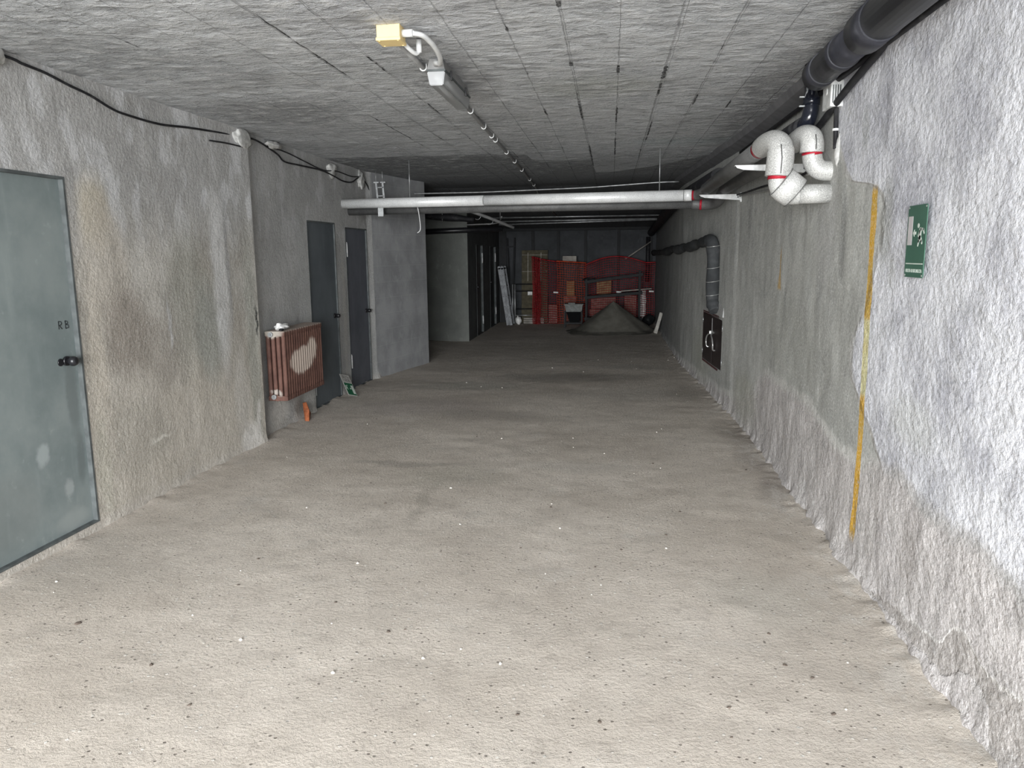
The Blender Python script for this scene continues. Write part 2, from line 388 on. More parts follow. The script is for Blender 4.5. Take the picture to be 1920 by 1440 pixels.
M = {}
M['right'] = mat_right_wall()
M['left'] = mat_left_wall()
M['recess'] = mat_left_wall('recess_wall_plaster', True)
M['block'] = mat_block_wall()
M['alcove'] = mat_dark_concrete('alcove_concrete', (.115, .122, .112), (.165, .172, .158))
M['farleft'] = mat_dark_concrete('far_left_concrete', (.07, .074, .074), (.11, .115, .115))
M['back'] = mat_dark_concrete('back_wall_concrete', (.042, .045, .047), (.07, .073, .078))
M['ceil'] = mat_ceiling()
M['floor'] = mat_floor()
M['haunch'] = plain('haunch_render', (.15, .15, .155), .9, var=.15, scale=9, bump=.3)
M['door1'] = mat_door('grey_green_steel_door', (.165, .20, .20), (.245, .28, .275), 0,
    [((0, 3.57, .53), (9, .045, .06), .7, (.38, .42, .42)), ((0, 3.74, .30), (9, .035, .05), .7, (.36, .39, .39)),
     ((0, 3.84, .80), (9, .05, .22), .6, (.13, .15, .15)), ((0, 3.86, .45), (9, .035, .14), .6, (.13, .15, .15)),
     ((0, 3.75, .12), (9, .12, .06), .6, (.32, .35, .34)), ((0, 3.3, .3), (9, .25, .2), .3, (.21, .22, .21))])
M['door2'] = mat_door('dark_blue_grey_steel_door', (.085, .10, .11), (.13, .148, .16), 3)
M['door3'] = mat_door('slate_blue_steel_door', (.095, .104, .125), (.145, .155, .178), 8)
M['doorfar'] = mat_door('far_dark_steel_door', (.045, .05, .05), (.07, .075, .075), 5)
M['frame'] = plain('dark_door_frame', (.09, .10, .10), .6)
M['black'] = plain('black_plastic', (.012, .012, .014), .35, spec=.5, var=.3)
M['blackpvc'] = plain('black_glossy_drain_pipe', (.012, .014, .022), .18, spec=.6, bump=0)
M['bigpipe'] = plain('dusty_black_drain_pipe', (.022, .023, .030), .42, spec=.5, var=.4, scale=5, dust=(.12, .12, .13))
M['rubber'] = plain('black_rubber', (.015, .015, .017), .6, dust=(.06, .06, .06))
M['foamblack'] = plain('black_pipe_insulation', (.045, .048, .05), .8, scale=6, dust=(.10, .10, .10), bump=.5)
def mat_jacket(name, a, b, rough=.45):
    g = G(name)
    c = g.mix(g.step(g.noise(7, 5, .6), .3, .7), a, b)
    gl = g.noise(190, 2, .9)
    c = g.mix(g.step(gl, .52, .66, 0, .6), c, tuple(min(1, q*1.8) for q in b))
    c = g.mix(g.step(gl, .48, .36, 0, .5), c, tuple(q*.45 for q in a))
    g.bsdf.inputs['Specular IOR Level'].default_value = .5
    g.bump(g.vor(120), .35, .003)
    return g.out(c, rough, .15)
M['jacket'] = mat_jacket('silver_insulation_jacket', (.70, .71, .70), (.84, .85, .84), .36)
M['greyjacket'] = mat_jacket('dusty_grey_insulation_jacket', (.075, .076, .074), (.12, .12, .117), .55)
M['bendjacket'] = mat_jacket('matt_silver_bend_jacket', (.40, .40, .385), (.52, .52, .50), .5)
M['red'] = plain('red_tape', (.36, .015, .03), .45)
M['whitesteel'] = plain('white_coated_steel', (.62, .63, .62), .45, scale=20, dust=(.35, .34, .32))
M['steel'] = plain('galvanised_steel', (.36, .37, .37), .4, .6)
M['chrome'] = plain('bright_steel', (.6, .6, .58), .3, .7, var=.1)
M['yellow'] = plain('cream_yellow_plastic', (.80, .62, .30), .45, var=.05, bump=0)
M['whiteplastic'] = plain('white_plastic', (.66, .67, .66), .45, var=.08, bump=0)
M['greyplastic'] = plain('grey_plastic', (.25, .25, .245), .5, var=.15)
M['rustbrown'] = None
M['plaster'] = plain('white_filler_plaster', (.50, .50, .48), .95, var=.25, scale=25, bump=.8)
M['green'] = plain('green_sign_face', (.055, .125, .09), .45, var=.12, scale=5, bump=0)
M['green2'] = plain('deep_green_sign_face', (.02, .11, .055), .45, var=.12, scale=5, bump=0)
M['signwhite'] = plain('sign_white', (.56, .62, .56), .5, var=.06, bump=0)
M['signgrey'] = plain('sign_faded_white', (.50, .48, .48), .5, var=.06, bump=0)
M['signpink'] = plain('sign_paper_white', (.46, .45, .42), .6, var=.1, bump=0)
M['brownsteel'] = plain('dark_brown_painted_steel', (.030, .022, .022), .45, var=.3)
M['redbrown'] = plain('red_brown_edge_paint', (.085, .028, .03), .5, var=.3)
M['orange'] = plain('orange_terracotta', (.27, .085, .035), .8, var=.3, scale=30)
M['sand'] = plain('grey_brown_sand', (.115, .11, .093), .98, var=.2, scale=6, bump=1)
M['netred'] = plain('red_net_plastic', (.26, .014, .018), .5, bump=0)
M['netorange'] = plain('orange_net_plastic', (.42, .055, .02), .5, bump=0)
M['post'] = plain('sooty_steel', (.010, .011, .012), .6)
M['panelbrown'] = plain('brown_board', (.075, .065, .04), .7)
M['wood'] = plain('weathered_board', (.30, .28, .25), .85, scale=8)
M['tapewrap'] = mat_jacket('silver_tape_wrap', (.52, .52, .50), (.64, .64, .62), .45)
M['tile'] = plain('pale_strip', (.40, .38, .34), .6)
M['alu'] = plain('dull_aluminium', (.13, .135, .14), .45, .4)
M['stone'] = plain('white_pebble', (.58, .55, .50), .85, bump=.3)
M['dirt'] = plain('dark_crumb', (.10, .08, .065), .9, bump=.3)
M['sack'] = plain('white_sack', (.72, .72, .70), .8)
M['cardboard'] = plain('tan_cardboard', (.24, .17, .09), .85)
M['pinkbox'] = plain('faded_pink_brick', (.20, .11, .095), .9)
M['tub'] = plain('grey_tub_plastic', (.20, .21, .20), .6)
M['ink'] = plain('black_marker', (.01, .012, .014), .5, bump=0, var=0)

def mat_radiator():
    g = G('rusty_brown_radiator_paint')
    w = g.warp(.10, 8, 5)
    x, y, z = g.xyz()
    c = g.mix(g.step(g.noise(9, 5, .7), .3, .7), (.095, .048, .038), (.155, .080, .062))
    c = g.mix(g.step(g.noise(1, 4, .6, vec=g.scaled((30, 30, 2))), .55, .7, 0, .5), c, (.26, .13, .09))
    # bare dusty patch on the front, dust on the top
    patch = g.math('MAXIMUM', g.blob(w, (-2.75, 6.62, .62), (.3, .26, .115), .14), g.blob(w, (-2.75, 6.84, .69), (.3, .12, .10), .25))
    patch = g.math('MULTIPLY', patch, g.step(x, -2.80, -2.775))
    c = g.mix(g.math('MULTIPLY', patch, .9), c, (.50, .42, .36))
    c = g.mix(g.step(z, .895, .915, 0, .75), c, (.38, .335, .29))
    c = g.mix(g.math('MULTIPLY', g.blob(w, (-2.86, 6.22, .90), (.09, .06, .045), .3), .8), c, (.42, .39, .34))
    c = g.mix(g.math('MULTIPLY', g.blob(w, (-2.85, 6.22, .375), (.06, .05, .025), .3), .7), c, (.50, .46, .41))
    g.bump(g.noise(60, 3), .3, .003)
    return g.out(c, .7)
M['radiator'] = mat_radiator()
def mat_clear():
    g = G('clear_lamp_cover')
    g.bsdf.inputs['Transmission Weight'].default_value = .55
    g.bsdf.inputs['IOR'].default_value = 1.4
    return g.out((.50, .51, .51), .28)
M['clear'] = mat_clear()

# ------------------------------------------------------------------ mesh helpers
def link(name, me, mat, parent=None, smooth=False):
    o = bpy.data.objects.new(name, me); C.objects.link(o)
    if mat: me.materials.append(mat)
    if smooth:
        for p in me.polygons: p.use_smooth = True
    if parent: o.parent = parent
    return o
def obj(name, bm, mat, parent=None, smooth=False):
    me = bpy.data.meshes.new(name); bmesh.ops.recalc_face_normals(bm, faces=bm.faces[:])
    bm.to_mesh(me); bm.free()
    return link(name, me, mat, parent, smooth)
def tag(o, label=None, cat=None, group=None, kind=None):
    if label: o['label'] = label
    if cat: o['category'] = cat
    if group: o['group'] = group
    if kind: o['kind'] = kind
    return o
def thing(name, label, cat, loc=(0, 0, 0), group=None):
    o = bpy.data.objects.new(name, None); C.objects.link(o); o.location = loc; o.empty_display_size = .1
    return tag(o, label, cat, group)
def box(bm, x0, x1, y0, y1, z0, z1, bev=0, mtx=None):
    r = bmesh.ops.create_cube(bm, size=1)
    vs = r['verts']
    for v in vs: v.co = Vector(((x0+x1)/2+v.co.x*(x1-x0), (y0+y1)/2+v.co.y*(y1-y0), (z0+z1)/2+v.co.z*(z1-z0)))
    if bev:
        es = list({e for v in vs for e in v.link_edges})
        rb = bmesh.ops.bevel(bm, geom=es, offset=bev, segments=2, affect='EDGES', profile=.6)
        vs = list({v for f in rb['faces'] for v in f.verts} | {v for v in vs if v.is_valid})
    if mtx is not None: bmesh.ops.transform(bm, matrix=mtx, verts=[v for v in vs if v.is_valid])
    return vs
def bar(bm, a, b, w, h, up=(0, 0, 1), bev=0):
    a, b = Vector(a), Vector(b); d = b-a; L = d.length; d.normalize()
    up = Vector(up)
    if abs(d.dot(up)) > .95: up = Vector((0, 1, 0)) if abs(d.y) < .9 else Vector((1, 0, 0))
    s = d.cross(up).normalized(); u = s.cross(d)
    m = Matrix((( d.x, s.x, u.x, (a.x+b.x)/2), (d.y, s.y, u.y, (a.y+b.y)/2), (d.z, s.z, u.z, (a.z+b.z)/2), (0, 0, 0, 1)))
    return box(bm, -L/2, L/2, -w/2, w/2, -h/2, h/2, bev, m)
def smooth_path(pts, n=8):
    P = [Vector(p) for p in pts]
    if len(P) < 3: return P
    Q = [P[0]*2-P[1]]+P+[P[-1]*2-P[-2]]
    out = []
    for i in range(1, len(Q)-2):
        p0, p1, p2, p3 = Q[i-1], Q[i], Q[i+1], Q[i+2]
        for k in range(n):
            t = k/n
            out.append(.5*((2*p1)+(-p0+p2)*t+(2*p0-5*p1+4*p2-p3)*t*t+(-p0+3*p1-3*p2+p3)*t**3))
    out.append(P[-1]); return out
def tube(bm, pts, r, seg=14, smooth=0, cap=True):
    P = smooth_path(pts, smooth) if smooth else [Vector(p) for p in pts]
    n = len(P); rr = r if callable(r) else (lambda t: r)
    T = [(P[min(i+1, n-1)]-P[max(i-1, 0)]).normalized() for i in range(n)]
    u = T[0].orthogonal().normalized(); rings = []
    for i in range(n):
        u = (u-T[i]*u.dot(T[i])).normalized(); v = T[i].cross(u)
        q = rr(i/(n-1))
        rings.append([bm.verts.new(P[i]+(u*math.cos(2*PI*k/seg)+v*math.sin(2*PI*k/seg))*q) for k in range(seg)])
    for i in range(n-1):
        for k in range(seg):
            bm.faces.new((rings[i][k], rings[i][(k+1) % seg], rings[i+1][(k+1) % seg], rings[i+1][k])).smooth = True
    if cap:
        bm.faces.new(rings[0][::-1]); bm.faces.new(rings[-1])
def tubeobj(name, pts, r, mat, parent=None, seg=14, smooth=0):
    bm = bmesh.new(); tube(bm, pts, r, seg, smooth); return obj(name, bm, mat, parent)
def extrude_poly(bm, poly, depth, mtx):
    a = [bm.verts.new(mtx @ Vector((p[0], p[1], 0))) for p in poly]
    b = [bm.verts.new(mtx @ Vector((p[0], p[1], depth))) for p in poly]
    bm.faces.new(a[::-1]); bm.faces.new(b)
    for i in range(len(poly)):
        j = (i+1) % len(poly); bm.faces.new((a[i], a[j], b[j], b[i]))
def capsule(a, b, r0, r1, n=6):
    a, b = Vector(a), Vector(b); d = math.atan2(b.y-a.y, b.x-a.x)
    return [(a.x+r0*math.cos(d+PI/2+PI*k/n), a.y+r0*math.sin(d+PI/2+PI*k/n)) for k in range(n+1)] + \
           [(b.x+r1*math.cos(d-PI/2+PI*k/n), b.y+r1*math.sin(d-PI/2+PI*k/n)) for k in range(n+1)]
def lump(bm, c, r, seed, amp=.25, sub=2):
    rs = random.Random(seed)
    g = bmesh.ops.create_icosphere(bm, subdivisions=sub, radius=1)
    k = [(Vector((rs.uniform(-1, 1), rs.uniform(-1, 1), rs.uniform(-1, 1))).normalized(), rs.uniform(1, 3), rs.uniform(0, 6)) for _ in range(6)]
    for v in g['verts']:
        d = v.co.normalized(); s = 1+amp*sum(math.sin(f*3*d.dot(a)+p) for a, f, p in k)/3
        v.co = Vector((c[0]+d.x*r[0]*s, c[1]+d.y*r[1]*s, c[2]+d.z*r[2]*s))
    for f in bm.faces: f.smooth = True
def text_mesh(name, txt, size, depth, mat, parent, mtx, width=None):
    cu = bpy.data.curves.new(name, 'FONT'); cu.body = txt; cu.size = size; cu.extrude = depth/2
    cu.align_x = 'CENTER'; cu.align_y = 'CENTER'
    t = bpy.data.objects.new('tmp', cu); C.objects.link(t)
    bpy.context.view_layer.update()
    dg = bpy.context.evaluated_depsgraph_get()
    me = bpy.data.meshes.new_from_object(t.evaluated_get(dg)); bpy.data.objects.remove(t)
    me.name = name
    if width:
        xs = [v.co.x for v in me.vertices]; k = width/(max(xs)-min(xs)); c = (max(xs)+min(xs))/2
        for v in me.vertices: v.co.x = (v.co.x-c)*k
    me.transform(mtx)
    return link(name, me, mat, parent)

# value noise on arrays
_rng = np.random.RandomState(3)
_lat = _rng.rand(256, 256)
def vnoise(a, b):
    ia = np.floor(a).astype(int); ib = np.floor(b).astype(int); fa = a-ia; fb = b-ib
    fa = fa*fa*(3-2*fa); fb = fb*fb*(3-2*fb)
    g = lambda i, j: _lat[i & 255, j & 255]
    return (g(ia, ib)*(1-fa)+g(ia+1, ib)*fa)*(1-fb)+(g(ia, ib+1)*(1-fa)+g(ia+1, ib+1)*fa)*fb
def fbm(a, b, oct=4):
    s = 0; k = 1; t = 0
    for i in range(oct): s = s+k*(vnoise(a*2**i+17*i, b*2**i+5*i)-.5); t += k; k *= .5
    return s/t*2
def sheet(name, us, vs, fn, mat, holes=(), flip=False, kind='structure'):
    """surface over the u,v grid; fn returns x,y,z arrays; holes are (u0,u1,v0,v1) openings"""
    us, vs = np.array(us), np.array(vs)
    U, V = np.meshgrid(us, vs, indexing='ij')
    X, Y, Z = fn(U, V); nu, nv = len(us), len(vs)
    co = np.stack([X, Y, Z], -1).reshape(-1, 3)
    idx = np.arange(nu*nv).reshape(nu, nv)
    q = np.stack([idx[:-1, :-1], idx[1:, :-1], idx[1:, 1:], idx[:-1, 1:]], -1)
    cu = (us[:-1]+us[1:])/2; cv = (vs[:-1]+vs[1:])/2
    keep = np.ones((nu-1, nv-1), bool)
    for h in holes:
        keep &= ~((cu[:, None] > h[0]) & (cu[:, None] < h[1]) & (cv[None] > h[2]) & (cv[None] < h[3]))
    q = q[keep]
    if flip: q = q[:, ::-1]
    me = bpy.data.meshes.new(name); me.vertices.add(len(co)); me.vertices.foreach_set('co', co.ravel())
    me.loops.add(q.size); me.loops.foreach_set('vertex_index', q.ravel().astype(np.int32))
    me.polygons.add(len(q)); me.polygons.foreach_set('loop_start', np.arange(0, q.size, 4, dtype=np.int32))
    me.update(calc_edges=True); me.validate()
    o = link(name, me, mat, smooth=True); o['kind'] = kind
    return o
def grid(a, b, step, extra=()):
    n = max(1, int(round((b-a)/step))); return sorted(set([round(v, 4) for v in np.linspace(a, b, n+1)]+[round(e, 4) for e in extra]))

# ------------------------------------------------------------------ room shell
XR = [(-4.2, 1.2), (6.3, 1.2), (7.45, 1.165), (7.55, 1.15), (8.3, 1.12), (9, 1.087), (9.8, 1.046), (11, .985), (17.5, .985)]
def xr(y): return np.interp(y, [p[0] for p in XR], [p[1] for p in XR])
def zc(y): return np.interp(y, [-6, 11.8, 12.6, 17.5], [2.53, 2.53, 2.42, 2.06])

def floor_fn(U, V):
    z = .006*fbm(U*1.3, V*1.3, 4)+.004*fbm(U*7, V*7, 3)
    d = np.clip(1-(xr(V)-U)/.22, 0, 1)
    z = z+d**2*.028*(.6+fbm(U*17+3, V*15, 4))
    z = z+np.clip(1-(U+2.95)/.18, 0, 1)**2*.02*(.5+fbm(U*9, V*9, 3))
    return U, V, z
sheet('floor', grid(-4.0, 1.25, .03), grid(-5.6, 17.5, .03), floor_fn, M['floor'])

def right_fn(U, V):
    x = xr(U)+.010*fbm(U*1.2, V*1.2, 4)+.004*fbm(U*9, V*6, 3)
    foot = np.exp(-np.clip(V, 0, None)/.07)
    x = x-foot*(.03+.03*fbm(U*13, V*14, 4))
    k = np.clip((.62-V)/.5, 0, 1)*np.clip((7.0-U)/1.0, 0, 1)
    x = x-k*(.010+.012*fbm(U*5, V*3.3, 4))
    x = np.where((V > .2) & (V < .95) & (U > 7.9) & (U < 9.2), xr(U)+.0, x)
    return x, U, V
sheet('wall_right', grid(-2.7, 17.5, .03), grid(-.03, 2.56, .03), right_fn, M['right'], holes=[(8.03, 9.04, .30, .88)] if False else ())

def left_x(y): return np.interp(y, [-3.2, 5.0, 5.8, 6.04], [-2.91, -2.91, -2.885, -2.87])
def left_fn(U, V):
    x = left_x(U)+.012*fbm(U*1.1+9, V*1.1, 4)+.003*fbm(U*8, V*5, 3)
    foot = np.exp(-np.clip(V, 0, None)/.05)*np.clip((U-3.95)/.2, 0, 1)
    x = x+foot*(.008+.015*fbm(U*6, V*8, 3))+foot*np.clip((U-5.5)/.5, 0, 1)*.012
    x = np.where((U > 5.98) & (V > .2), left_x(U), x)
    h = (U > 3.0) & (U < 3.97) & (V < 2.03)
    x = np.where(h, left_x(U)+.0, x)
    return x, U, V
D1 = (3.05, 3.92, .05, 1.975)
sheet('wall_left', grid(-2.7, 6.04, .03, (D1[0], D1[1])), grid(-.03, 2.56, .03, (D1[2], D1[3])), left_fn, M['left'], holes=[D1], flip=True)
# the end of the front wall, turned back to the recessed wall
sheet('wall_left_return', grid(-2.97, -2.872, .02), grid(-.03, 2.56, .03),
      lambda U, V: (U, U*0+6.04, V), M['left'])

def rec_x(y): return np.interp(y, [6.0, 8.2, 9.25, 9.36], [-2.945, -2.945, -2.942, -2.90])
D2 = (7.36, 8.14, .0, 1.885); D3 = (8.46, 9.23, .0, 1.85)
def rec_fn(U, V):
    x = rec_x(U)+.008*fbm(U*1.3+4, V*1.3, 4)
    x = x+np.exp(-np.clip(V, 0, None)/.05)*.02*(1+fbm(U*7, V*7, 3))
    for d in (D2, D3):
        x = np.where((U > d[0]-.04) & (U < d[1]+.04) & (V < d[3]+.04), rec_x(U), x)
    return x, U, V
sheet('wall_recess', grid(6.0, 9.42, .03, (D2[0], D2[1], D3[0], D3[1])), grid(-.03, 2.56, .03, (0., D2[3], D3[3])), rec_fn, M['recess'], holes=[D2, D3], flip=True)

def blk_fn(U, V): return np.interp(U, [9.34, 10.79], [-2.905, -2.585])+.003*fbm(U*3, V*3, 3), U, V
sheet('wall_block', grid(9.34, 10.79, .05), grid(-.03, 2.56, .05), blk_fn, M['block'], flip=True)
sheet('wall_block_end', grid(-4.0, -2.585, .1), grid(-.03, 2.56, .1), lambda U, V: (U, U*0+10.79, V), M['block'])
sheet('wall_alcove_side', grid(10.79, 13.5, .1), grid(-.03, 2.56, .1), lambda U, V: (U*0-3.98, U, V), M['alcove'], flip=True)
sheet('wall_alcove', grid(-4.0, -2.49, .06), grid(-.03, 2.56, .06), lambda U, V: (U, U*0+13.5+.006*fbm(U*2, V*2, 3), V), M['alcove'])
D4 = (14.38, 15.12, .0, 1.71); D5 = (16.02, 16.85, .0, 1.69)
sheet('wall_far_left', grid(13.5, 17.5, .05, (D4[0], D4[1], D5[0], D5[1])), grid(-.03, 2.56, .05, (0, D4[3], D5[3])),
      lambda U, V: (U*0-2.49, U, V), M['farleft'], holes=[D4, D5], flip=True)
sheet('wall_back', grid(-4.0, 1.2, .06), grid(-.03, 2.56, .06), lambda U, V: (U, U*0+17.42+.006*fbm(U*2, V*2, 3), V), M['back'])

def ceil_fn(U, V):
    return U, V, zc(V)+.008*fbm(U*1.5, V*1.5, 4)+.004*fbm(U*9, V*9, 3)
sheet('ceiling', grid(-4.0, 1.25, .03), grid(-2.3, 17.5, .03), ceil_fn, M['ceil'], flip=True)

# sloping strip of render in the corner of ceiling and right wall
bm = bmesh.new()
prev = None
for y in np.arange(-2.2, 12.01, .2):
    xx = float(xr(y))
    sec = [bm.verts.new((xx-.13, y, 2.545)), bm.verts.new((xx-.10, y, 2.485)), bm.verts.new((xx+.02, y, 2.435)), bm.verts.new((xx+.02, y, 2.545))]
    if prev:
        for k in range(3): bm.faces.new((prev[k], prev[k+1], sec[k+1], sec[k]))
    prev = sec
o = obj('trim_1', bm, M['haunch']); o['kind'] = 'structure'

# ------------------------------------------------------------------ doors
def lever_knob(parent, x, y, z, r=.027, mat='black'):
    bm = bmesh.new()
    tube(bm, [(x, y, z), (x+.012, y, z)], .026, 20)
    tube(bm, [(x+.01, y, z), (x+.02, y, z), (x+.028, y, z), (x+.036, y, z), (x+.05, y, z), (x+.062, y, z), (x+.066, y, z)],
         lambda t: [.012, .013, .02, r, r, r*.8, r*.4][min(6, int(round(t*6)))], 20)
    return obj('door_knob', bm, M[mat], parent)
def frame_ring(parent, x0, x1, d, t=.014, mat='frame', sill=True):
    bm = bmesh.new()
    box(bm, x0, x1, d[0]-.001, d[0]+t, d[2], d[3]); box(bm, x0, x1, d[1]-t, d[1]+.001, d[2], d[3])
    box(bm, x0, x1, d[0]+t, d[1]-t, d[3]-t, d[3]+.001)
    if sill: box(bm, x0, x1, d[0]+t, d[1]-t, d[2], d[2]+.012)
    return obj('door_frame', bm, M[mat], parent)
def hinge(parent, x, y, z, h=.09, r=.009):
    bm = bmesh.new(); tube(bm, [(x, y, z-h/2), (x, y, z+h/2)], r, 12)
    tube(bm, [(x, y, z+h/2), (x, y, z+h/2+.012)], r*.6, 10)
    return obj('hinge', bm, M['whitesteel'], parent)
def door(n, d, xface, mat, fx):
    bm = bmesh.new(); box(bm, xface-.04, xface, d[0]-.03, d[1]+.03, d[2]-.02, d[3]+.03, .003)
    o = obj('door_%d' % n, bm, mat); o['kind'] = 'structure'
    frame_ring(o, xface-.002, fx, d)
    return o
d1 = door(1, D1, -2.935, M['door1'], -2.907)
lever_knob(d1, -2.935, 3.82, .995)
bm = bmesh.new(); tube(bm, [(-2.936, 3.775, .993), (-2.929, 3.775, .993)], .020, 20); obj('lock_plate', bm, M['black'], d1)
# hand-written initials
MW = Matrix.Translation((-2.9345, 3.835, 1.19)) @ Matrix(((0, 0, 1, 0), (1, 0, 0, 0), (0, 1, 0, 0), (0, 0, 0, 1)))
bm = bmesh.new()
for pl in ([(-.042, -.02), (-.042, .022)], [(-.042, .022), (-.022, .020), (-.018, .010), (-.024, .002), (-.042, 0)], [(-.036, 0), (-.018, -.020)],
           [(.010, -.02), (.010, .022)], [(.010, .022), (.028, .018), (.028, .006), (.010, .002)], [(.010, .002), (.033, -.003), (.032, -.017), (.010, -.02)]):
    tube(bm, [MW @ Vector((a, b, 0)) for a, b in pl], .0022, 6)
obj('marker_initials', bm, M['ink'], d1)
d2 = door(2, D2, -2.958, M['door2'], -2.943)
lever_knob(d2, -2.958, 8.04, .90, .022)
hinge(d2, -2.965, 7.395, 1.62, .16); hinge(d2, -2.955, 7.395, .20, .12)
d3 = door(3, D3, -2.957, M['door3'], -2.941)
lever_knob(d3, -2.957, 9.13, .875, .022)
hinge(d3, -2.945, 8.50, 1.60, .15); hinge(d3, -2.945, 8.50, .33, .15)
d4 = door(4, D4, -2.53, M['doorfar'], -2.485); lever_knob(d4, -2.53, 14.5, .92, .02); hinge(d4, -2.49, 15.07, 1.45, .18, .013); hinge(d4, -2.49, 15.07, .25, .15, .013)
d5 = door(5, D5, -2.53, M['doorfar'], -2.485); lever_knob(d5, -2.53, 16.12, .95, .02); hinge(d5, -2.49, 16.8, 1.45, .18, .013); hinge(d5, -2.49, 16.8, .3, .15, .013)

# ------------------------------------------------------------------ radiator
rad = thing('radiator', 'rusty brown column radiator with a bare dusty patch beside the first dark door', 'radiator', (-2.84, 6.65, .30))
OFF = Vector(rad.location)
def rel(bm, o=OFF):
    bmesh.ops.translate(bm, verts=bm.verts[:], vec=-Vector(o)); return bm
def mat_world_offset(): pass
N = 17; y0 = 6.235; pitch = .0515
sec_objs = []
for i in range(N):
    bm = bmesh.new(); yc = y0+pitch*(i+.5)
    for k in range(4):
        xc = -2.905+.0455*k
        path = [(xc, yc, .335), (xc, yc, .36), (xc, yc, .62), (xc, yc, .87), (xc, yc, .89)]
        tube(bm, path, lambda t: .0195 if .1 < t < .9 else .016, 10)
    box(bm, -2.925, -2.748, yc-.023, yc+.023, .865, .912, .009)
    box(bm, -2.925, -2.748, yc-.023, yc+.023, .308, .352, .009)
    tube(bm, [(-2.84, yc-pitch/2, .885), (-2.84, yc+pitch/2, .885)], .024, 12)
    tube(bm, [(-2.84, yc-pitch/2, .33), (-2.84, yc+pitch/2, .33)], .024, 12)
    if i == 0:
        for k in range(3): box(bm, -2.89+.0455*k-.008, -2.89+.0455*k+.008, yc-.022, yc-.008, .595, .605)
    sec_objs.append(obj('radiator_section', bm, M['radiator'], rad))
for z, nm in ((.885, 'end_valve'), (.345, 'end_plug')):
    bm = bmesh.new(); tube(bm, [(-2.865, 6.238, z), (-2.865, 6.215, z)], .021, 14); tube(bm, [(-2.865, 6.215, z), (-2.865, 6.205, z)], .012, 10)
    obj(nm, bm, M['steel'], rad)
for a in (6.40, 6.95):
    for b in (.325, .865):
        bm = bmesh.new(); box(bm, -2.95, -2.86, a, a+.03, b, b+.015); obj('wall_hook', bm, M['frame'], rad)
for ch in rad.children: ch.matrix_parent_inverse = Matrix.Translation(-OFF)

bm = bmesh.new(); lump(bm, (-2.83, 6.38, .936), (.045, .085, .035), 4, .35, 3)
tag(obj('crumpled_bag', bm, M['sack']), 'crumpled white plastic bag lying on top of the radiator', 'bag')
bm = bmesh.new(); lump(bm, (-2.79, 6.285, .922), (.022, .03, .012), 9, .2, 2)
tag(obj('black_scrap', bm, M['black']), 'small black scrap beside the white bag on the radiator', 'scrap')
bm = bmesh.new(); box(bm, -.02, .02, -.10, .10, 0, .13, .006, Matrix.Translation((-2.86, 6.93, .005)) @ Euler((R(18), R(-14), R(12))).to_matrix().to_4x4())
for v in bm.verts:
    if v.co.z > .07: v.co.y = 6.97+(v.co.y-6.97)*.4
tag(obj('brick_shard', bm, M['orange']), 'broken orange terracotta piece leaning on the wall under the radiator', 'brick')

# ------------------------------------------------------------------ signs
def sign_matrix(o, right, up):      # local (u right, v up, w out)
    right, up = Vector(right).normalized(), Vector(up).normalized(); n = right.cross(up)
    return Matrix(((right.x, up.x, n.x, o[0]), (right.y, up.y, n.y, o[1]), (right.z, up.z, n.z, o[2]), (0, 0, 0, 1)))
def circle(cx, cy, r, n=16): return [(cx+r*math.cos(2*PI*k/n), cy+r*math.sin(2*PI*k/n)) for k in range(n)]
def runner(bm, mt, W, Hh, d, mirror=False):
    polys = [circle(.60*W, .715*Hh, .048*W, 14),
        capsule((.72*W, .655*Hh), (.70*W, .56*Hh), .055*W, .06*W), capsule((.74*W, .665*Hh), (.86*W, .66*Hh), .03*W, .028*W),
        capsule((.86*W, .66*Hh), (.91*W, .61*Hh), .028*W, .022*W), capsule((.69*W, .64*Hh), (.62*W, .575*Hh), .026*W, .022*W),
        capsule((.70*W, .55*Hh), (.66*W, .50*Hh), .045*W, .032*W), capsule((.66*W, .50*Hh), (.63*W, .44*Hh), .032*W, .02*W),
        capsule((.73*W, .55*Hh), (.80*W, .505*Hh), .045*W, .032*W), capsule((.80*W, .505*Hh), (.83*W, .475*Hh), .03*W, .026*W)]
    for p in polys:
        if mirror: p = [(W-a, b) for a, b in p][::-1]
        extrude_poly(bm, p, d, mt)
W, Hh = .19, .28
sg = thing('exit_sign', 'green emergency exit sign with running man screwed to the right wall', 'sign', (1.2, 3.25, 1.44))
mt = sign_matrix((1.189, 3.347, 1.438), (0, -1, 0), (0, 0, 1))
bm = bmesh.new(); extrude_poly(bm, [(.008, 0), (W-.008, 0), (W, .008), (W, Hh-.008), (W-.008, Hh), (.008, Hh), (0, Hh-.008), (0, .008)], .003, mt)
obj('sign_plate', bm, M['green'], sg)
m2 = mt @ Matrix.Translation((0, 0, .003))
bm = bmesh.new(); extrude_poly(bm, [(.05*W, .45*Hh), (.29*W, .45*Hh), (.29*W, .85*Hh), (.05*W, .85*Hh)], .0006, m2)
obj('doorway_symbol', bm, M['signgrey'], sg)
bm = bmesh.new(); extrude_poly(bm, [(.33*W, .615*Hh), (.41*W, .665*Hh), (.41*W, .635*Hh), (.50*W, .635*Hh), (.50*W, .595*Hh), (.41*W, .595*Hh), (.41*W, .565*Hh)], .0006, m2)
obj('arrow', bm, M['signwhite'], sg)
bm = bmesh.new(); runner(bm, m2, W, Hh, .0006); obj('running_man', bm, M['signwhite'], sg)
bm = bmesh.new(); extrude_poly(bm, [(.05*W, .183*Hh), (.95*W, .183*Hh), (.95*W, .198*Hh), (.05*W, .198*Hh)], .0006, m2)
obj('rule', bm, M['signwhite'], sg)
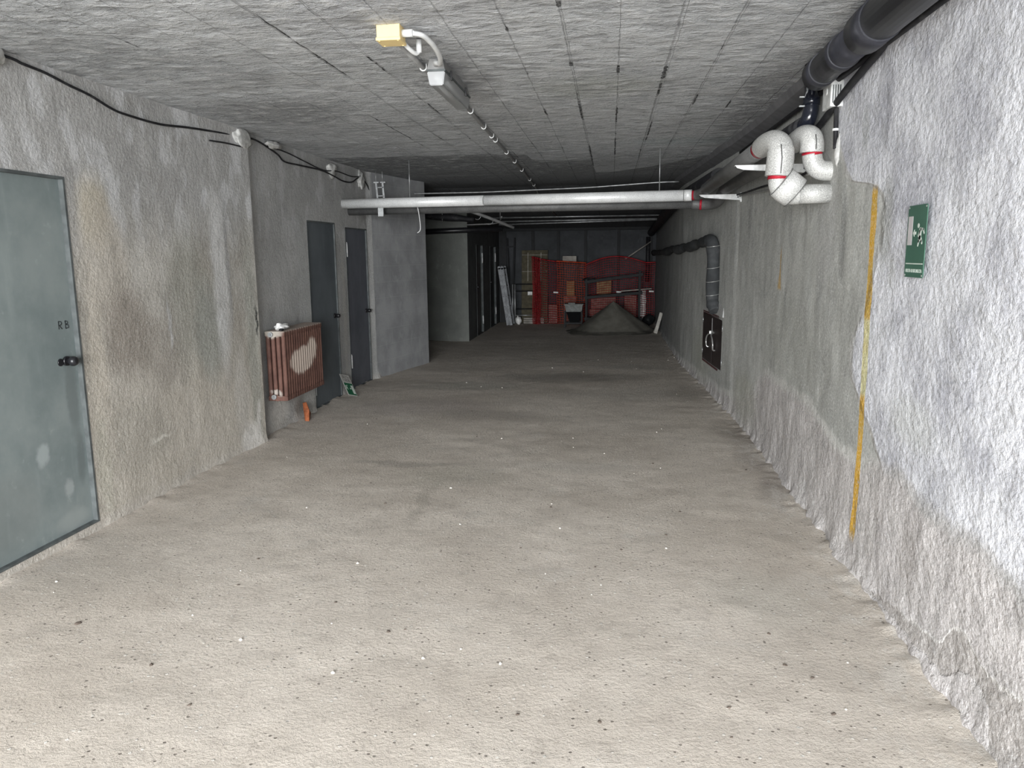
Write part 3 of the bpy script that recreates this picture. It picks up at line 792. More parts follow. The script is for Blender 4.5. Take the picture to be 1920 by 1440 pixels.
text_mesh('lettering', 'USCITA DI SICUREZZA', .019, .0006, M['signwhite'], sg, m2 @ Matrix.Translation((.5*W, .09*Hh, .0004)), .86*W)
for u, v in ((.05, .03), (.95, .03), (.05, .97), (.95, .97)):
    bm = bmesh.new(); extrude_poly(bm, circle(u*W, v*Hh, .004, 10), .002, m2); obj('screw', bm, M['chrome'], sg)
for ch in sg.children: ch.matrix_parent_inverse = Matrix.Translation(-Vector(sg.location))

sg2 = thing('leaning_sign', 'small white and green exit sign leaning on the wall between the two dark doors', 'sign', (-2.80, 8.24, 0))
W2, H2 = .17, .27
up = Vector((-.13, .10, .21)); rt = Vector((.30, 1, -.30)); rt = rt-up*rt.dot(up)/up.length_squared
mt = sign_matrix((-2.80, 7.93, .052), rt, up)
bm = bmesh.new(); extrude_poly(bm, [(0, 0), (W2, 0), (W2, H2), (0, H2)], -.003, mt); obj('sign_plate', bm, M['signpink'], sg2)
bm = bmesh.new(); extrude_poly(bm, [(.04*W2, .03*H2), (.96*W2, .03*H2), (.96*W2, .60*H2), (.04*W2, .60*H2)], .0006, mt); obj('green_field', bm, M['green2'], sg2)
m2 = mt @ Matrix.Translation((0, 0, .0007))
bm = bmesh.new(); extrude_poly(bm, [(.68*W2, .10*H2), (.93*W2, .10*H2), (.93*W2, .50*H2), (.68*W2, .50*H2)], .0006, m2); obj('doorway_symbol', bm, M['signwhite'], sg2)
bm = bmesh.new(); runner(bm, m2 @ Matrix.Translation((-.02, -.02*H2, 0)), W2*.95, H2*.68, .0006, True); obj('running_man', bm, M['signwhite'], sg2)
bm = bmesh.new(); extrude_poly(bm, [(.64*W2, .34*H2), (.56*W2, .39*H2), (.56*W2, .36*H2), (.48*W2, .36*H2), (.48*W2, .32*H2), (.56*W2, .32*H2), (.56*W2, .29*H2)][::-1], .0006, m2); obj('arrow', bm, M['signwhite'], sg2)
text_mesh('lettering', 'USCITA', .05, .0006, M['ink'], sg2, m2 @ Matrix.Translation((.5*W2, .88*H2, 0)), .82*W2)
text_mesh('lettering', 'E USCITE', .05, .0006, M['ink'], sg2, m2 @ Matrix.Translation((.5*W2, .72*H2, 0)), .78*W2)
for ch in sg2.children: ch.matrix_parent_inverse = Matrix.Translation(-Vector(sg2.location))

# ------------------------------------------------------------------ ceiling lamp, junction box, conduits
lp = thing('ceiling_lamp', 'unlit grey fluorescent ceiling lamp with a clear tapered cover', 'lamp', (-.90, 4.4, 2.53))
def prism(bm, sec0, sec1):
    a = [bm.verts.new(p) for p in sec0]; b = [bm.verts.new(p) for p in sec1]
    bm.faces.new(a); bm.faces.new(b[::-1])
    for i in range(len(a)): j = (i+1) % len(a); bm.faces.new((a[i], b[i], b[j], a[j]))
xa, ya, yb_ = -.895, 4.06, 4.78
bm = bmesh.new()
prism(bm, [(xa-.034, ya+.012, 2.53), (xa+.034, ya+.012, 2.53), (xa+.046, ya, 2.475), (xa-.046, ya, 2.475)],
          [(xa-.034, yb_-.012, 2.53), (xa+.034, yb_-.012, 2.53), (xa+.046, yb_, 2.475), (xa-.046, yb_, 2.475)])
obj('lamp_housing', bm, M['greyplastic'], lp)
bm = bmesh.new(); box(bm, xa-.050, xa+.050, ya-.004, yb_+.004, 2.466, 2.476, .002); obj('seal_rim', bm, M['frame'], lp)
bm = bmesh.new()
prism(bm, [(xa-.047, ya, 2.466), (xa+.047, ya, 2.466), (xa+.035, ya+.008, 2.40), (xa-.035, ya+.008, 2.40)],
          [(xa-.047, yb_, 2.466), (xa+.047, yb_, 2.466), (xa+.035, yb_-.008, 2.40), (xa-.035, yb_-.008, 2.40)])
bmesh.ops.bevel(bm, geom=bm.edges[:], offset=.004, segments=2, affect='EDGES')
obj('lamp_cover', bm, M['clear'], lp)
tubeobj('lamp_tube', [(xa, ya+.03, 2.44), (xa, yb_-.03, 2.44)], .013, M['whiteplastic'], lp)
for yy in (4.2, 4.62):
    for sx in (-1, 1):
        bm = bmesh.new(); box(bm, xa+sx*.052-.004, xa+sx*.052+.004, yy-.012, yy+.012, 2.448, 2.495, .002); obj('clip', bm, M['black'], lp)
bm = bmesh.new(); tube(bm, [(xa+.002, ya+.012, 2.502), (xa+.002, ya-.02, 2.506)], .016, 16); obj('cable_gland', bm, M['greyplastic'], lp)
for ch in lp.children: ch.matrix_parent_inverse = Matrix.Translation(-Vector(lp.location))

jb = thing('junction_box', 'cream yellow junction box on the ceiling in front of the lamp', 'junction box', (-.97, 3.5, 2.53))
bm = bmesh.new(); box(bm, -1.022, -.918, 3.46, 3.56, 2.480, 2.535, .004); obj('box_body', bm, M['yellow'], jb)
bm = bmesh.new(); box(bm, -1.025, -.915, 3.455, 3.565, 2.466, 2.480, .004); obj('box_lid', bm, M['yellow'], jb)
for a in (-1.012, -.928):
    for b in (3.468, 3.552):
        bm = bmesh.new(); tube(bm, [(a, b, 2.464), (a, b, 2.468)], .005, 10); obj('lid_screw', bm, M['yellow'], jb)
for ch in jb.children: ch.matrix_parent_inverse = Matrix.Translation(-Vector(jb.location))

fc = thing('flexible_conduit', 'white corrugated conduit arching from the yellow box into the lamp', 'conduit', (-.9, 3.6, 2.51))
tubeobj('conduit_socket', [(-.918, 3.51, 2.505), (-.872, 3.51, 2.505)], .0165, M['whiteplastic'], fc, 18)
def corrugated(pts, r): 
    bm = bmesh.new(); P = smooth_path(pts, 20); n = len(P)
    tube(bm, P, lambda t: r*(1+.13*(1 if int(t*(n-1)) % 2 else -1)), 12); return bm
obj('conduit_hose', corrugated([(-.874, 3.51, 2.505), (-.835, 3.56, 2.503), (-.815, 3.68, 2.488), (-.82, 3.82, 2.474), (-.845, 3.93, 2.474), (-.875, 3.985, 2.49), (-.892, 4.045, 2.505)], .011), M['whiteplastic'], fc)
for ch in fc.children: ch.matrix_parent_inverse = Matrix.Translation(-Vector(fc.location))
fc = thing('flexible_conduit', 'short white conduit loop dropping behind the yellow box', 'conduit', (-.93, 3.6, 2.51))
tubeobj('conduit_hose', [(-.945, 3.56, 2.50), (-.925, 3.62, 2.475), (-.905, 3.68, 2.462), (-.892, 3.70, 2.475)], .010, M['whiteplastic'], fc, 12, 8)
tubeobj('conduit_socket', [(-.892, 3.70, 2.470), (-.890, 3.69, 2.525)], .013, M['whiteplastic'], fc, 14)
for ch in fc.children: ch.matrix_parent_inverse = Matrix.Translation(-Vector(fc.location))

tag(tubeobj('conduit', [(-.99, 3.56, 2.515), (-.985, 4.3, 2.513), (-.965, 5.24, 2.513), (-.985, 6.13, 2.513), (-1.0, 6.85, 2.512), (-1.03, 8.45, 2.512), (-1.06, 9.6, 2.512), (-1.12, 11.7, 2.508), (-1.13, 12.4, 2.43), (-1.0, 16.0, 2.16)], .013, M['greyplastic'], seg=10),
    'long straight grey conduit running along the ceiling behind the lamp', 'conduit')
clips = [(-.985, 4.17), (-.965, 5.45), (-.985, 6.13), (-.995, 6.6), (-1.0, 6.85), (-1.015, 7.69), (-1.03, 8.45), (-1.052, 9.32), (-1.085, 10.54), (-1.11, 11.37)]
base = None
for i, (cx, cy) in enumerate(clips):
    if base is None:
        bm = bmesh.new()
        tube(bm, [(.017*math.cos(a), 0, .017*math.sin(a)) for a in np.linspace(-PI*.95, .1*PI, 12)], .0042, 8)
        tube(bm, [(.017, 0, -.002), (.017, 0, .018)], .0042, 8)
        base = obj('conduit_clip', bm, M['whiteplastic']); o = base
    else:
        o = base.copy(); C.objects.link(o)
    o.location = (cx, cy, 2.513)
    tag(o, 'small white hook clip holding the long grey conduit to the ceiling' if i else 'white hook clip between the yellow box and the lamp', 'clip', 'white conduit clips along the ceiling')

# ------------------------------------------------------------------ pipes on the right
dp = thing('drain_pipe', 'thick dusty black drain pipe in the ceiling corner nearest the camera', 'pipe', (1.03, 2, 2.44))
tubeobj('pipe', [(1.045, -2.2, 2.46), (1.045, 3.4, 2.445)], .083, M['bigpipe'], dp, 28)
tubeobj('pipe_coupling', [(1.045, 3.38, 2.445), (1.045, 3.52, 2.445), (1.05, 3.53, 2.446), (1.05, 3.60, 2.447)], .089, M['bigpipe'], dp, 28)
tubeobj('pipe', [(1.05, 3.58, 2.447), (1.06, 4.30, 2.452)], .074, M['bigpipe'], dp, 28)
tubeobj('pipe_coupling', [(1.055, 3.9, 2.45), (1.056, 4.0, 2.45)], .080, M['bigpipe'], dp, 28)
tubeobj('pipe_coupling', [(1.06, 4.26, 2.452), (1.064, 4.42, 2.452)], .080, M['bigpipe'], dp, 28)
for ch in dp.children: ch.matrix_parent_inverse = Matrix.Translation(-Vector(dp.location))
el = thing('drain_elbow', 'glossy black drain elbow joining the thick pipe to the lower one', 'pipe', (1.13, 4.8, 2.4))
tubeobj('elbow', [(1.065, 4.42, 2.455), (1.08, 4.60, 2.46), (1.11, 4.72, 2.455), (1.125, 4.78, 2.43), (1.13, 4.80, 2.395)], .042, M['blackpvc'], el, 24, 6)
tubeobj('coupling', [(1.13, 4.80, 2.405), (1.13, 4.80, 2.365)], .047, M['blackpvc'], el, 24)
tubeobj('lower_elbow', [(1.13, 4.80, 2.37), (1.128, 4.80, 2.33), (1.115, 4.81, 2.28), (1.10, 4.88, 2.25)], .043, M['blackpvc'], el, 24, 6)
for z in (2.41, 2.36):
    bm = bmesh.new(); box(bm, 1.06, 1.095, 4.785, 4.80, z-.004, z+.004); obj('bolt', bm, M['steel'], el)
for ch in el.children: ch.matrix_parent_inverse = Matrix.Translation(-Vector(el.location))
tag(tubeobj('drain_pipe', [(1.10, 4.84, 2.255), (1.09, 5.2, 2.25), (1.07, 6.6, 2.225), (1.03, 7.75, 2.25)], .055, M['rubber'], seg=20),
    'black drain pipe running back along the right wall above the grey pipes', 'pipe')
bp = tubeobj('drain_pipe', [(1.02, 7.80, 2.255), (.93, 10.0, 2.24), (.88, 11.5, 2.20), (.87, 14.5, 2.08), (.86, 17.2, 1.95)], .078, M['rubber'], seg=20)
tag(bp, 'black sagging pipe in the dark far end of the right ceiling corner', 'pipe')
tag(tubeobj('drain_pipe', [(.80, 17.24, 1.86), (.80, 17.24, 1.4), (.80, 17.24, .9)], .045, M['rubber'], seg=16),
    'black vertical drain pipe in the far right corner behind the net', 'pipe')

# silver insulated loops into the wall
sa = thing('insulated_pipe', 'silver insulated pipe bend on the left with a taped elbow running into the right wall', 'pipe', (.93, 4.65, 2.1))
tubeobj('upper_bend', [(.875, 4.86, 2.145), (.885, 4.76, 2.152), (.905, 4.66, 2.150), (.925, 4.61, 2.125), (.932, 4.60, 2.08), (.930, 4.60, 2.02), (.925, 4.60, 1.955)],
        lambda t: .060+.010*math.sin(min(1, t*1.15)*PI*.5)+(.004 if t > .6 else 0), M['bendjacket'], sa, 24, 6)
tubeobj('red_seam', [(.925, 4.60, 1.962), (.925, 4.60, 1.940)], .058, M['red'], sa, 24)
tubeobj('red_seam', [(.866, 4.90, 2.138), (.873, 4.86, 2.143)], .052, M['red'], sa, 24)
tubeobj('lower_bend', [(.925, 4.60, 1.95), (.928, 4.60, 1.91), (.950, 4.60, 1.868), (.99, 4.60, 1.856), (1.04, 4.60, 1.856)], .054, M['bendjacket'], sa, 24, 6)
tubeobj('tape_wrap', [(.938, 4.585, 1.925), (1.018, 4.585, 1.862)], .090, M['tapewrap'], sa, 28)
bm = bmesh.new()
for q in ((.938, 4.585, 1.925), (1.018, 4.585, 1.862)):
    ax = Vector((.08, 0, -.063)).normalized(); e1 = Vector((0, 1, 0)); e2 = ax.cross(e1)
    tube(bm, [Vector(q)+(e1*math.cos(a)+e2*math.sin(a))*.0905 for a in np.linspace(0, 2*PI, 33)], .0022, 6)
obj('tape_edge', bm, M['greyjacket'], sa)
tubeobj('wall_run', [(1.03, 4.60, 1.858), (1.22, 4.60, 1.859)], .053, M['bendjacket'], sa, 24)
bm = bmesh.new(); tube(bm, [(.918, 4.528, 2.12), (.925, 4.524, 2.05), (.922, 4.528, 1.965)], .003, 6); obj('seam_line', bm, M['greyjacket'], sa)
for ch in sa.children: ch.matrix_parent_inverse = Matrix.Translation(-Vector(sa.location))
sb = thing('insulated_pipe', 'silver insulated pipe bend on the right curving straight into the right wall', 'pipe', (1.1, 4.65, 2.1))
tubeobj('upper_bend', [(1.06, 4.86, 2.165), (1.065, 4.76, 2.175), (1.075, 4.68, 2.18), (1.09, 4.62, 2.165), (1.097, 4.60, 2.13), (1.098, 4.60, 2.08)],
        lambda t: .058+.006*t, M['bendjacket'], sb, 24, 6)
tubeobj('red_seam', [(1.098, 4.60, 2.085), (1.102, 4.60, 2.062)], .054, M['red'], sb, 24)
tubeobj('lower_bend', [(1.10, 4.60, 2.072), (1.108, 4.60, 2.03), (1.13, 4.60, 1.998), (1.165, 4.60, 1.982), (1.215, 4.60, 1.980)], .054, M['bendjacket'], sb, 24, 6)
bm = bmesh.new(); tube(bm, [(1.10, 4.54, 2.17), (1.104, 4.534, 2.13), (1.104, 4.534, 2.09)], .003, 6); obj('seam_line', bm, M['greyjacket'], sb)
for ch in sb.children: ch.matrix_parent_inverse = Matrix.Translation(-Vector(sb.location))

tag(tubeobj('insulated_pipe', [(.868, 4.90, 2.138), (.862, 6.0, 2.125), (.858, 7.40, 2.108)], .053, M['greyjacket'], seg=24),
    'dusty grey insulated pipe running back on the brackets, the one farther from the wall', 'pipe')
tag(tubeobj('insulated_pipe', [(1.055, 4.90, 2.15), (1.045, 6.0, 2.125), (1.025, 7.40, 2.108)], .053, M['greyjacket'], seg=24),
    'dusty grey insulated pipe running back on the brackets, the one close to the wall', 'pipe')
# cross pipes
cp = thing('insulated_cross_pipe', 'long silver insulated pipe crossing the passage below the ceiling', 'pipe', (-1, 8, 2.09))
P0, P1 = Vector((.69, 7.76, 2.076)), Vector((-2.95, 8.42, 2.10))
tubeobj('jacket', [P1, P1.lerp(P0, .45)], .053, M['jacket'], cp, 24)
tubeobj('jacket', [P1.lerp(P0, .452), P0], .053, M['jacket'], cp, 24)
tubeobj('end_jacket', [P0+Vector((.004, 0, 0)), P0+Vector((.075, -.012, 0))], .055, M['jacket'], cp, 24)
tubeobj('red_seam', [P0+Vector((.075, -.012, 0)), P0+Vector((.12, -.02, 0))], .045, M['red'], cp, 24)
tubeobj('end_bend', [P0+Vector((.115, -.02, 0)), (.835, 7.70, 2.08), (.856, 7.60, 2.09), (.858, 7.40, 2.106)], .050, M['greyjacket'], cp, 20, 6)
for ch in cp.children: ch.matrix_parent_inverse = Matrix.Translation(-Vector(cp.location))
cp = thing('insulated_cross_pipe', 'second dusty grey pipe hidden right behind and below the silver cross pipe', 'pipe', (-1, 8.2, 2.0))
tubeobj('jacket', [(-2.95, 8.62, 2.035), (.80, 7.98, 2.010)], .048, M['greyjacket'], cp, 20)
tubeobj('end_bend', [(.79, 7.98, 2.010), (.90, 7.96, 2.002), (.99, 7.88, 2.002), (1.02, 7.74, 2.03), (1.027, 7.60, 2.075), (1.026, 7.38, 2.106)], .052, M['greyjacket'], cp, 20, 6)
tubeobj('red_seam', [(.865, 7.965, 2.004), (.885, 7.962, 2.003)], .056, M['red'], cp, 20)
for ch in cp.children: ch.matrix_parent_inverse = Matrix.Translation(-Vector(cp.location))
# brackets
def bracket(y, z, x0, x1, label):
    b = thing('pipe_bracket', label, 'bracket', (x1, y, z), 'white pipe brackets')
    bm = bmesh.new()
    mt = Matrix(((1, 0, 0, 0), (0, 0, 1, y-.002), (0, 1, 0, z), (0, 0, 0, 1)))
    extrude_poly(bm, [(x0, .014), (x0+.012, -.002), (x0+.05, -.014), (x1, -.040), (x1, .014)], .004, mt)
    box(bm, x0, x1, y, y+.034, z+.010, z+.014)
    obj('arm', bm, M['whitesteel'], b)
    bm = bmesh.new(); box(bm, x1-.003, x1+.012, y-.012, y+.045, z-.055, z+.03, .001); obj('wall_plate', bm, M['whitesteel'], b)
    bm = bmesh.new(); box(bm, x1-.028, x1-.016, y-.004, y-.002, z-.018, z-.006); obj('bolt_hole', bm, M['black'], b)
    for ch in b.children: ch.matrix_parent_inverse = Matrix.Translation(-Vector(b.location))
bracket(7.38, 2.040, .795, 1.160, 'white perforated wall bracket under the far end of the grey pipes')
bracket(5.03, 2.052, .752, 1.185, 'white wall bracket partly hidden behind the taped pipe elbow')
# cables and box on the right wall
tag(tubeobj('rubber_hose', [(1.165, 1.0, 2.50), (1.168, 3.29, 2.477), (1.168, 3.81, 2.409), (1.168, 4.27, 2.34), (1.168, 4.72, 2.25), (1.165, 5.1, 2.19)], .018, M['rubber'], seg=12, smooth=6),
    'thin black hose slanting down the right wall across the junction box', 'hose')
tag(tubeobj('corner_gap_line', [(1.175, 0, 2.427), (1.175, 3.9, 2.43), (1.17, 4.9, 2.425), (1.168, 6.2, 2.43), (1.15, 7.4, 2.42)], .014, M['rubber'], seg=10),
    'dark tube standing for the black dirty gap under the corner strip of the ceiling', 'cable')  # thin dark tube added to draw the black gap line
tag(tubeobj('cable', [(1.17, 4.9, 2.02), (1.165, 5.3, 2.0), (1.155, 6.2, 2.03), (1.14, 7.0, 2.04), (1.125, 7.6, 2.05)], .008, M['rubber'], seg=8, smooth=5),
    'thin black cable hanging on the right wall below the grey pipes', 'cable')
tag(tubeobj('cable', [(1.172, 5.1, 1.985), (1.165, 5.8, 1.985), (1.155, 6.6, 2.01), (1.14, 7.3, 2.03)], .006, M['greyplastic'], seg=8, smooth=5),
    'thin grey cable running just under the black one on the right wall', 'cable')
wb = thing('wall_junction_box', 'pale grey junction box on the right wall behind the black hose', 'junction box', (1.18, 4.5, 2.36))
bm = bmesh.new(); box(bm, 1.135, 1.205, 4.42, 4.58, 2.292, 2.425, .006); obj('box_body', bm, M['whitesteel'], wb)
bm = bmesh.new()
for k in range(4): box(bm, 1.145+k*.012, 1.149+k*.012, 4.416, 4.42, 2.31, 2.40)
obj('vent_slots', bm, M['frame'], wb)
bm = bmesh.new(); tube(bm, [(1.136, 4.50, 2.38), (1.131, 4.50, 2.38)], .018, 16); obj('knockout', bm, M['whitesteel'], wb)
for ch in wb.children: ch.matrix_parent_inverse = Matrix.Translation(-Vector(wb.location))
vc = thing('vertical_conduit', 'short black conduit dropping from the wall junction box', 'conduit', (1.18, 4.47, 2.2))
tubeobj('conduit_tube', [(1.178, 4.46, 2.295), (1.182, 4.45, 2.08)], .0125, M['rubber'], vc, 10)
tubeobj('collar', [(1.179, 4.455, 2.185), (1.179, 4.455, 2.172)], .017, M['whiteplastic'], vc, 12)
for ch in vc.children: ch.matrix_parent_inverse = Matrix.Translation(-Vector(vc.location))
bm = bmesh.new(); lump(bm, (1.193, 4.445, 2.06), (.012, .022, .085), 12, .25, 3)
tag(obj('plaster_patch', bm, M['plaster']), 'white filler smear on the wall below the short black conduit', 'plaster patch')

# black insulated pipe
bi = thing('black_insulated_pipe', 'black wrapped pipe with wire ties rising above the meter cabinet and running back', 'pipe', (1.05, 8.3, 1.2))
tubeobj('vertical_run', [(1.075, 8.22, .93), (1.062, 8.27, 1.0), (1.058, 8.30, 1.08), (1.058, 8.30, 1.3), (1.055, 8.31, 1.5), (1.05, 8.33, 1.60), (1.045, 8.38, 1.645), (1.035, 8.5, 1.655)],
        lambda t: .066-.012*(t < .1)+.004*math.sin(t*21), M['foamblack'], bi, 20, 5)
hp = [(1.035, 8.5, 1.655), (1.02, 8.9, 1.645), (1.0, 9.4, 1.63), (.98, 9.9, 1.60), (.955, 10.4, 1.60), (.93, 11.0, 1.57), (.93, 12.0, 1.585), (.93, 13.0, 1.55), (.93, 15, 1.53), (.93, 17.2, 1.52)]
tubeobj('horizontal_run', hp, lambda t: .055+.010*math.sin(t*26)+.006*math.sin(t*57), M['foamblack'], bi, 16, 6)
for z in (1.10, 1.24, 1.38, 1.60):
    bm = bmesh.new(); tube(bm, [(1.057+.071*math.cos(a), 8.30+.071*math.sin(a), z+.012*math.sin(a+1)) for a in np.linspace(PI*.55, PI*1.9, 18)], .003, 6)
    obj('wire_tie', bm, M['chrome'], bi)
for ch in bi.children: ch.matrix_parent_inverse = Matrix.Translation(-Vector(bi.location))

# meter cabinet: follows the slant of the wall
A = Vector((1.148, 7.98, 0)); B = Vector((1.078, 9.12, 0)); dv = (B-A).normalized(); nv = Vector((-dv.y, dv.x, 0))
if nv.x > 0: nv = -nv
mc = thing('meter_cabinet', 'dark brown double door meter cabinet set low in the right wall', 'cabinet', (A.x, A.y, .3))
Lc = (B-A).length
mm = Matrix(((dv.x, nv.x, 0, A.x), (dv.y, nv.y, 0, A.y), (0, 0, 1, 0), (0, 0, 0, 1)))
bm = bmesh.new()
z0c, z1c = .30, .885
box(bm, 0, Lc, -.09, .010, z0c, z0c+.03, 0, mm); box(bm, 0, Lc, -.09, .010, z1c-.03, z1c, 0, mm)
box(bm, 0, .03, -.09, .010, z0c+.03, z1c-.03, 0, mm); box(bm, Lc-.03, Lc, -.09, .010, z0c+.03, z1c-.03, 0, mm)
obj('cabinet_frame', bm, M['redbrown'], mc)
for i, (a, b) in enumerate(((.034, Lc/2-.003), (Lc/2+.003, Lc-.034))):
    bm = bmesh.new(); box(bm, a, b, -.012, .014, z0c+.034, z1c-.034, .003, mm); dd = obj('cabinet_door', bm, M['brownsteel'], mc)
    hx = Lc/2-.045 if i == 0 else Lc/2+.045; sgn = -1 if i == 0 else 1
    bm = bmesh.new()
    tube(bm, [mm @ Vector(p) for p in ((hx-sgn*.02, .014, .665), (hx+sgn*.02, .035, .655), (hx+sgn*.11, .04, .62), (hx+sgn*.15, .04, .565), (hx+sgn*.135, .035, .51), (hx+sgn*.13, .014, .50))], .008, 8, 5)
    obj('handle', bm, M['chrome'], dd)
    for zz in (.42, .77):
        bm = bmesh.new(); e = .028 if i == 0 else Lc-.028
        tube(bm, [mm @ Vector((e, .014, zz-.03)), mm @ Vector((e, .014, zz+.03))], .008, 10); obj('hinge', bm, M['steel'], dd)
bm = bmesh.new(); box(bm, Lc/2-.005, Lc/2+.005, .013, .018, .58, .83, .001, mm); obj('astragal', bm, M['greyplastic'], mc)
bm = bmesh.new(); box(bm, Lc/2+.01, Lc/2+.055, .014, .04, .655, .695, .008, mm); obj('padlock', bm, M['chrome'], mc)
bm = bmesh.new(); box(bm, .03, Lc-.03, .008, .013, z0c+.024, z0c+.030, 0, mm); box(bm, .03, Lc-.03, .008, .013, z1c-.022, z1c-.016, 0, mm)
obj('bright_edge', bm, M['steel'], mc)
for ch in mc.children: ch.matrix_parent_inverse = Matrix.Translation(-Vector(mc.location))
bm = bmesh.new()
prism(bm, [mm @ Vector(p) for p in ((-.02, -.02, .885), (Lc*.98, -.02, .885), (Lc*.72, -.02, .97), (Lc*.35, -.02, 1.06), (-.02, -.02, 1.0))],
          [mm @ Vector(p) for p in ((-.02, .03, .887), (Lc*.98, .02, .887), (Lc*.72, .012, .96), (Lc*.35, .012, 1.04), (-.02, .02, .98))])
tag(obj('mortar_ledge', bm, M['recess']), 'sloping grey mortar ledge on top of the meter cabinet', 'mortar')

# ------------------------------------------------------------------ cables and plaster on the left wall
tag(tubeobj('cable', [(-2.89, y, z) for y, z in ((1.5, 2.52), (2.9, 2.515), (3.56, 2.505), (3.68, 2.495), (3.84, 2.485), (4.01, 2.46), (4.18, 2.44), (4.37, 2.40), (4.52, 2.39), (4.85, 2.39), (5.18, 2.42), (5.6, 2.45), (5.9, 2.465))], .0075, M['rubber'], seg=8, smooth=5),
    'black cable sagging along the top of the front left wall', 'cable')
tag(tubeobj('cable', [(-2.875, y, z) for y, z in ((5.45, 2.37), (5.7, 2.385), (5.9, 2.39), (6.05, 2.395))], .006, M['rubber'], seg=8, smooth=5),
    'short thin black cable below the white plaster patch at the left corner', 'cable')
tag(tubeobj('cable', [(-2.92, y, z) for y, z in ((6.05, 2.475), (6.3, 2.49), (6.7, 2.43), (6.86, 2.38), (7.21, 2.385), (7.75, 2.395), (8.13, 2.37), (8.4, 2.345), (8.7, 2.36), (9.0, 2.44), (9.25, 2.38), (9.34, 2.30))], .0075, M['rubber'], seg=8, smooth=5),
    'black cable sagging along the top of the recessed left wall', 'cable')
tag(tubeobj('cable', [(-2.915, y, z) for y, z in ((6.5, 2.47), (6.9, 2.465), (7.3, 2.435), (7.8, 2.40), (8.2, 2.43), (8.7, 2.42), (9.05, 2.46))], .006, M['rubber'], seg=8, smooth=5),
    'second thinner black cable crossing the sagging one on the recessed wall', 'cable')
for (c, r, sd, lb) in [((-2.868, 5.96, 2.455), (.022, .13, .075), 21, 'large white plaster patch at the top of the left wall corner'),
                       ((-2.92, 6.62, 2.49), (.05, .16, .03), 22, 'white plaster dab on the recessed wall beside the cable bend'),
                       ((-2.93, 8.10, 2.44), (.03, .12, .07), 23, 'white plaster dab halfway along the recessed wall top'),
                       ((-2.93, 9.05, 2.42), (.03, .10, .10), 24, 'white plaster dab near the end of the recessed wall top'),
                       ((-2.895, 3.50, 2.49), (.03, .06, .05), 25, 'white plaster dab at the left picture edge under the ceiling')]:
    bm = bmesh.new(); lump(bm, c, r, sd, .3, 3); tag(obj('plaster_patch', bm, M['plaster']), lb, 'plaster patch')

# hangers of the cross pipe
for xh, lb in ((-2.81, 'left grey perforated strap holding the cross pipe at the left wall'), (-2.73, 'right grey perforated strap holding the cross pipe at the left wall')):
    bm = bmesh.new(); bar(bm, (xh-.01, 9.3, 2.40), (xh+.01, 9.3, 2.10), .022, .004, (0, 1, 0)); box(bm, xh-.035, xh+.03, 9.28, 9.32, 2.395, 2.41); tube(bm, [(xh-.01, 9.3, 2.40), (xh-.01, 9.3, 2.55)], .004, 6)
    if xh > -2.8: box(bm, xh-.07, xh, 9.298, 9.302, 2.34, 2.35); box(bm, xh-.07, xh, 9.298, 9.302, 2.24, 2.25)
    tag(obj('hanger_strap', bm, M['steel']), lb, 'strap', 'straps of the cross pipe')
bm = bmesh.new(); box(bm, -2.515, -2.455, 8.32, 8.36, 1.955, 2.05, .003); tag(obj('hanger_clip', bm, M['steel']), 'grey hanger clip under the left end of the cross pipe', 'clip')
for (x, y, z0, lb) in ((-2.14, 8.27, 2.14, 'thin threaded rod above the silver cross pipe on the left'), (.46, 7.80, 2.12, 'thin threaded rod above the silver cross pipe on the right')):
    tag(tubeobj('threaded_rod', [(x, y, z0), (x, y, 2.55)], .0045, M['steel'], seg=6), lb, 'rod')
tag(tubeobj('hanging_wire', [(-2.09, 8.35, 2.08), (-2.07, 8.35, 2.0), (-2.055, 8.35, 1.86), (-2.06, 8.35, 1.80), (-2.09, 8.35, 1.775)], .005, M['whiteplastic'], seg=6, smooth=5),
    'thin pale wire dangling below the cross pipe before the block wall', 'wire')
tag(tubeobj('conduit', [(-2.9, 10.5, 2.355), (-2.4, 10.5, 2.355), (-1.6, 10.5, 2.358), (-1.03, 10.5, 2.372), (-.3, 10.45, 2.385), (.55, 10.4, 2.425), (.86, 10.4, 2.43)], .010, M['steel'], seg=8, smooth=4),
    'thin grey conduit crossing under the ceiling just above the silver pipe', 'conduit')
for i, (z, lb) in enumerate(((2.17, 'topmost of three thin conduits crossing the dark far ceiling'), (2.105, 'middle one of three thin conduits crossing the dark far ceiling'), (2.05, 'lowest of three thin conduits crossing the dark far ceiling'))):
    tag(tubeobj('conduit', [(-2.0 if i else -2.2, 14.0, z), (.86, 14.0, z+(.005, .01, .05)[i])], .013, M['steel'], seg=8), lb, 'conduit')

# dark pipes around the alcove
tag(tubeobj('drain_pipe', [(-3.99, 13.44, 1.905), (-1.86, 13.44, 1.965)], .048, M['black'], seg=14), 'straight black pipe across the alcove head', 'pipe')
tag(tubeobj('conduit', [(-2.24, 12.2, 2.22), (-1.92, 12.4, 2.10), (-1.56, 12.6, 1.95)], .026, M['greyplastic'], seg=10), 'slanting grey pipe between the alcove and the dark ceiling', 'conduit')
tag(tubeobj('conduit', [(-2.45, 13.25, 2.03), (-1.95, 13.1, 2.04), (-1.82, 12.8, 2.07), (-1.74, 12.5, 2.12)], .012, M['greyplastic'], seg=8, smooth=5), 'grey pipe curving over the straight black pipe in the alcove', 'conduit')
tag(tubeobj('drain_pipe', [(-3.6, 12.6, 2.20), (-2.9, 12.6, 2.15), (-2.5, 12.6, 2.12), (-2.2, 12.6, 2.08)], lambda t: .055-.01*math.sin(t*9), M['rubber'], seg=14, smooth=5), 'thick black wrapped pipe in front of the alcove ceiling', 'pipe')
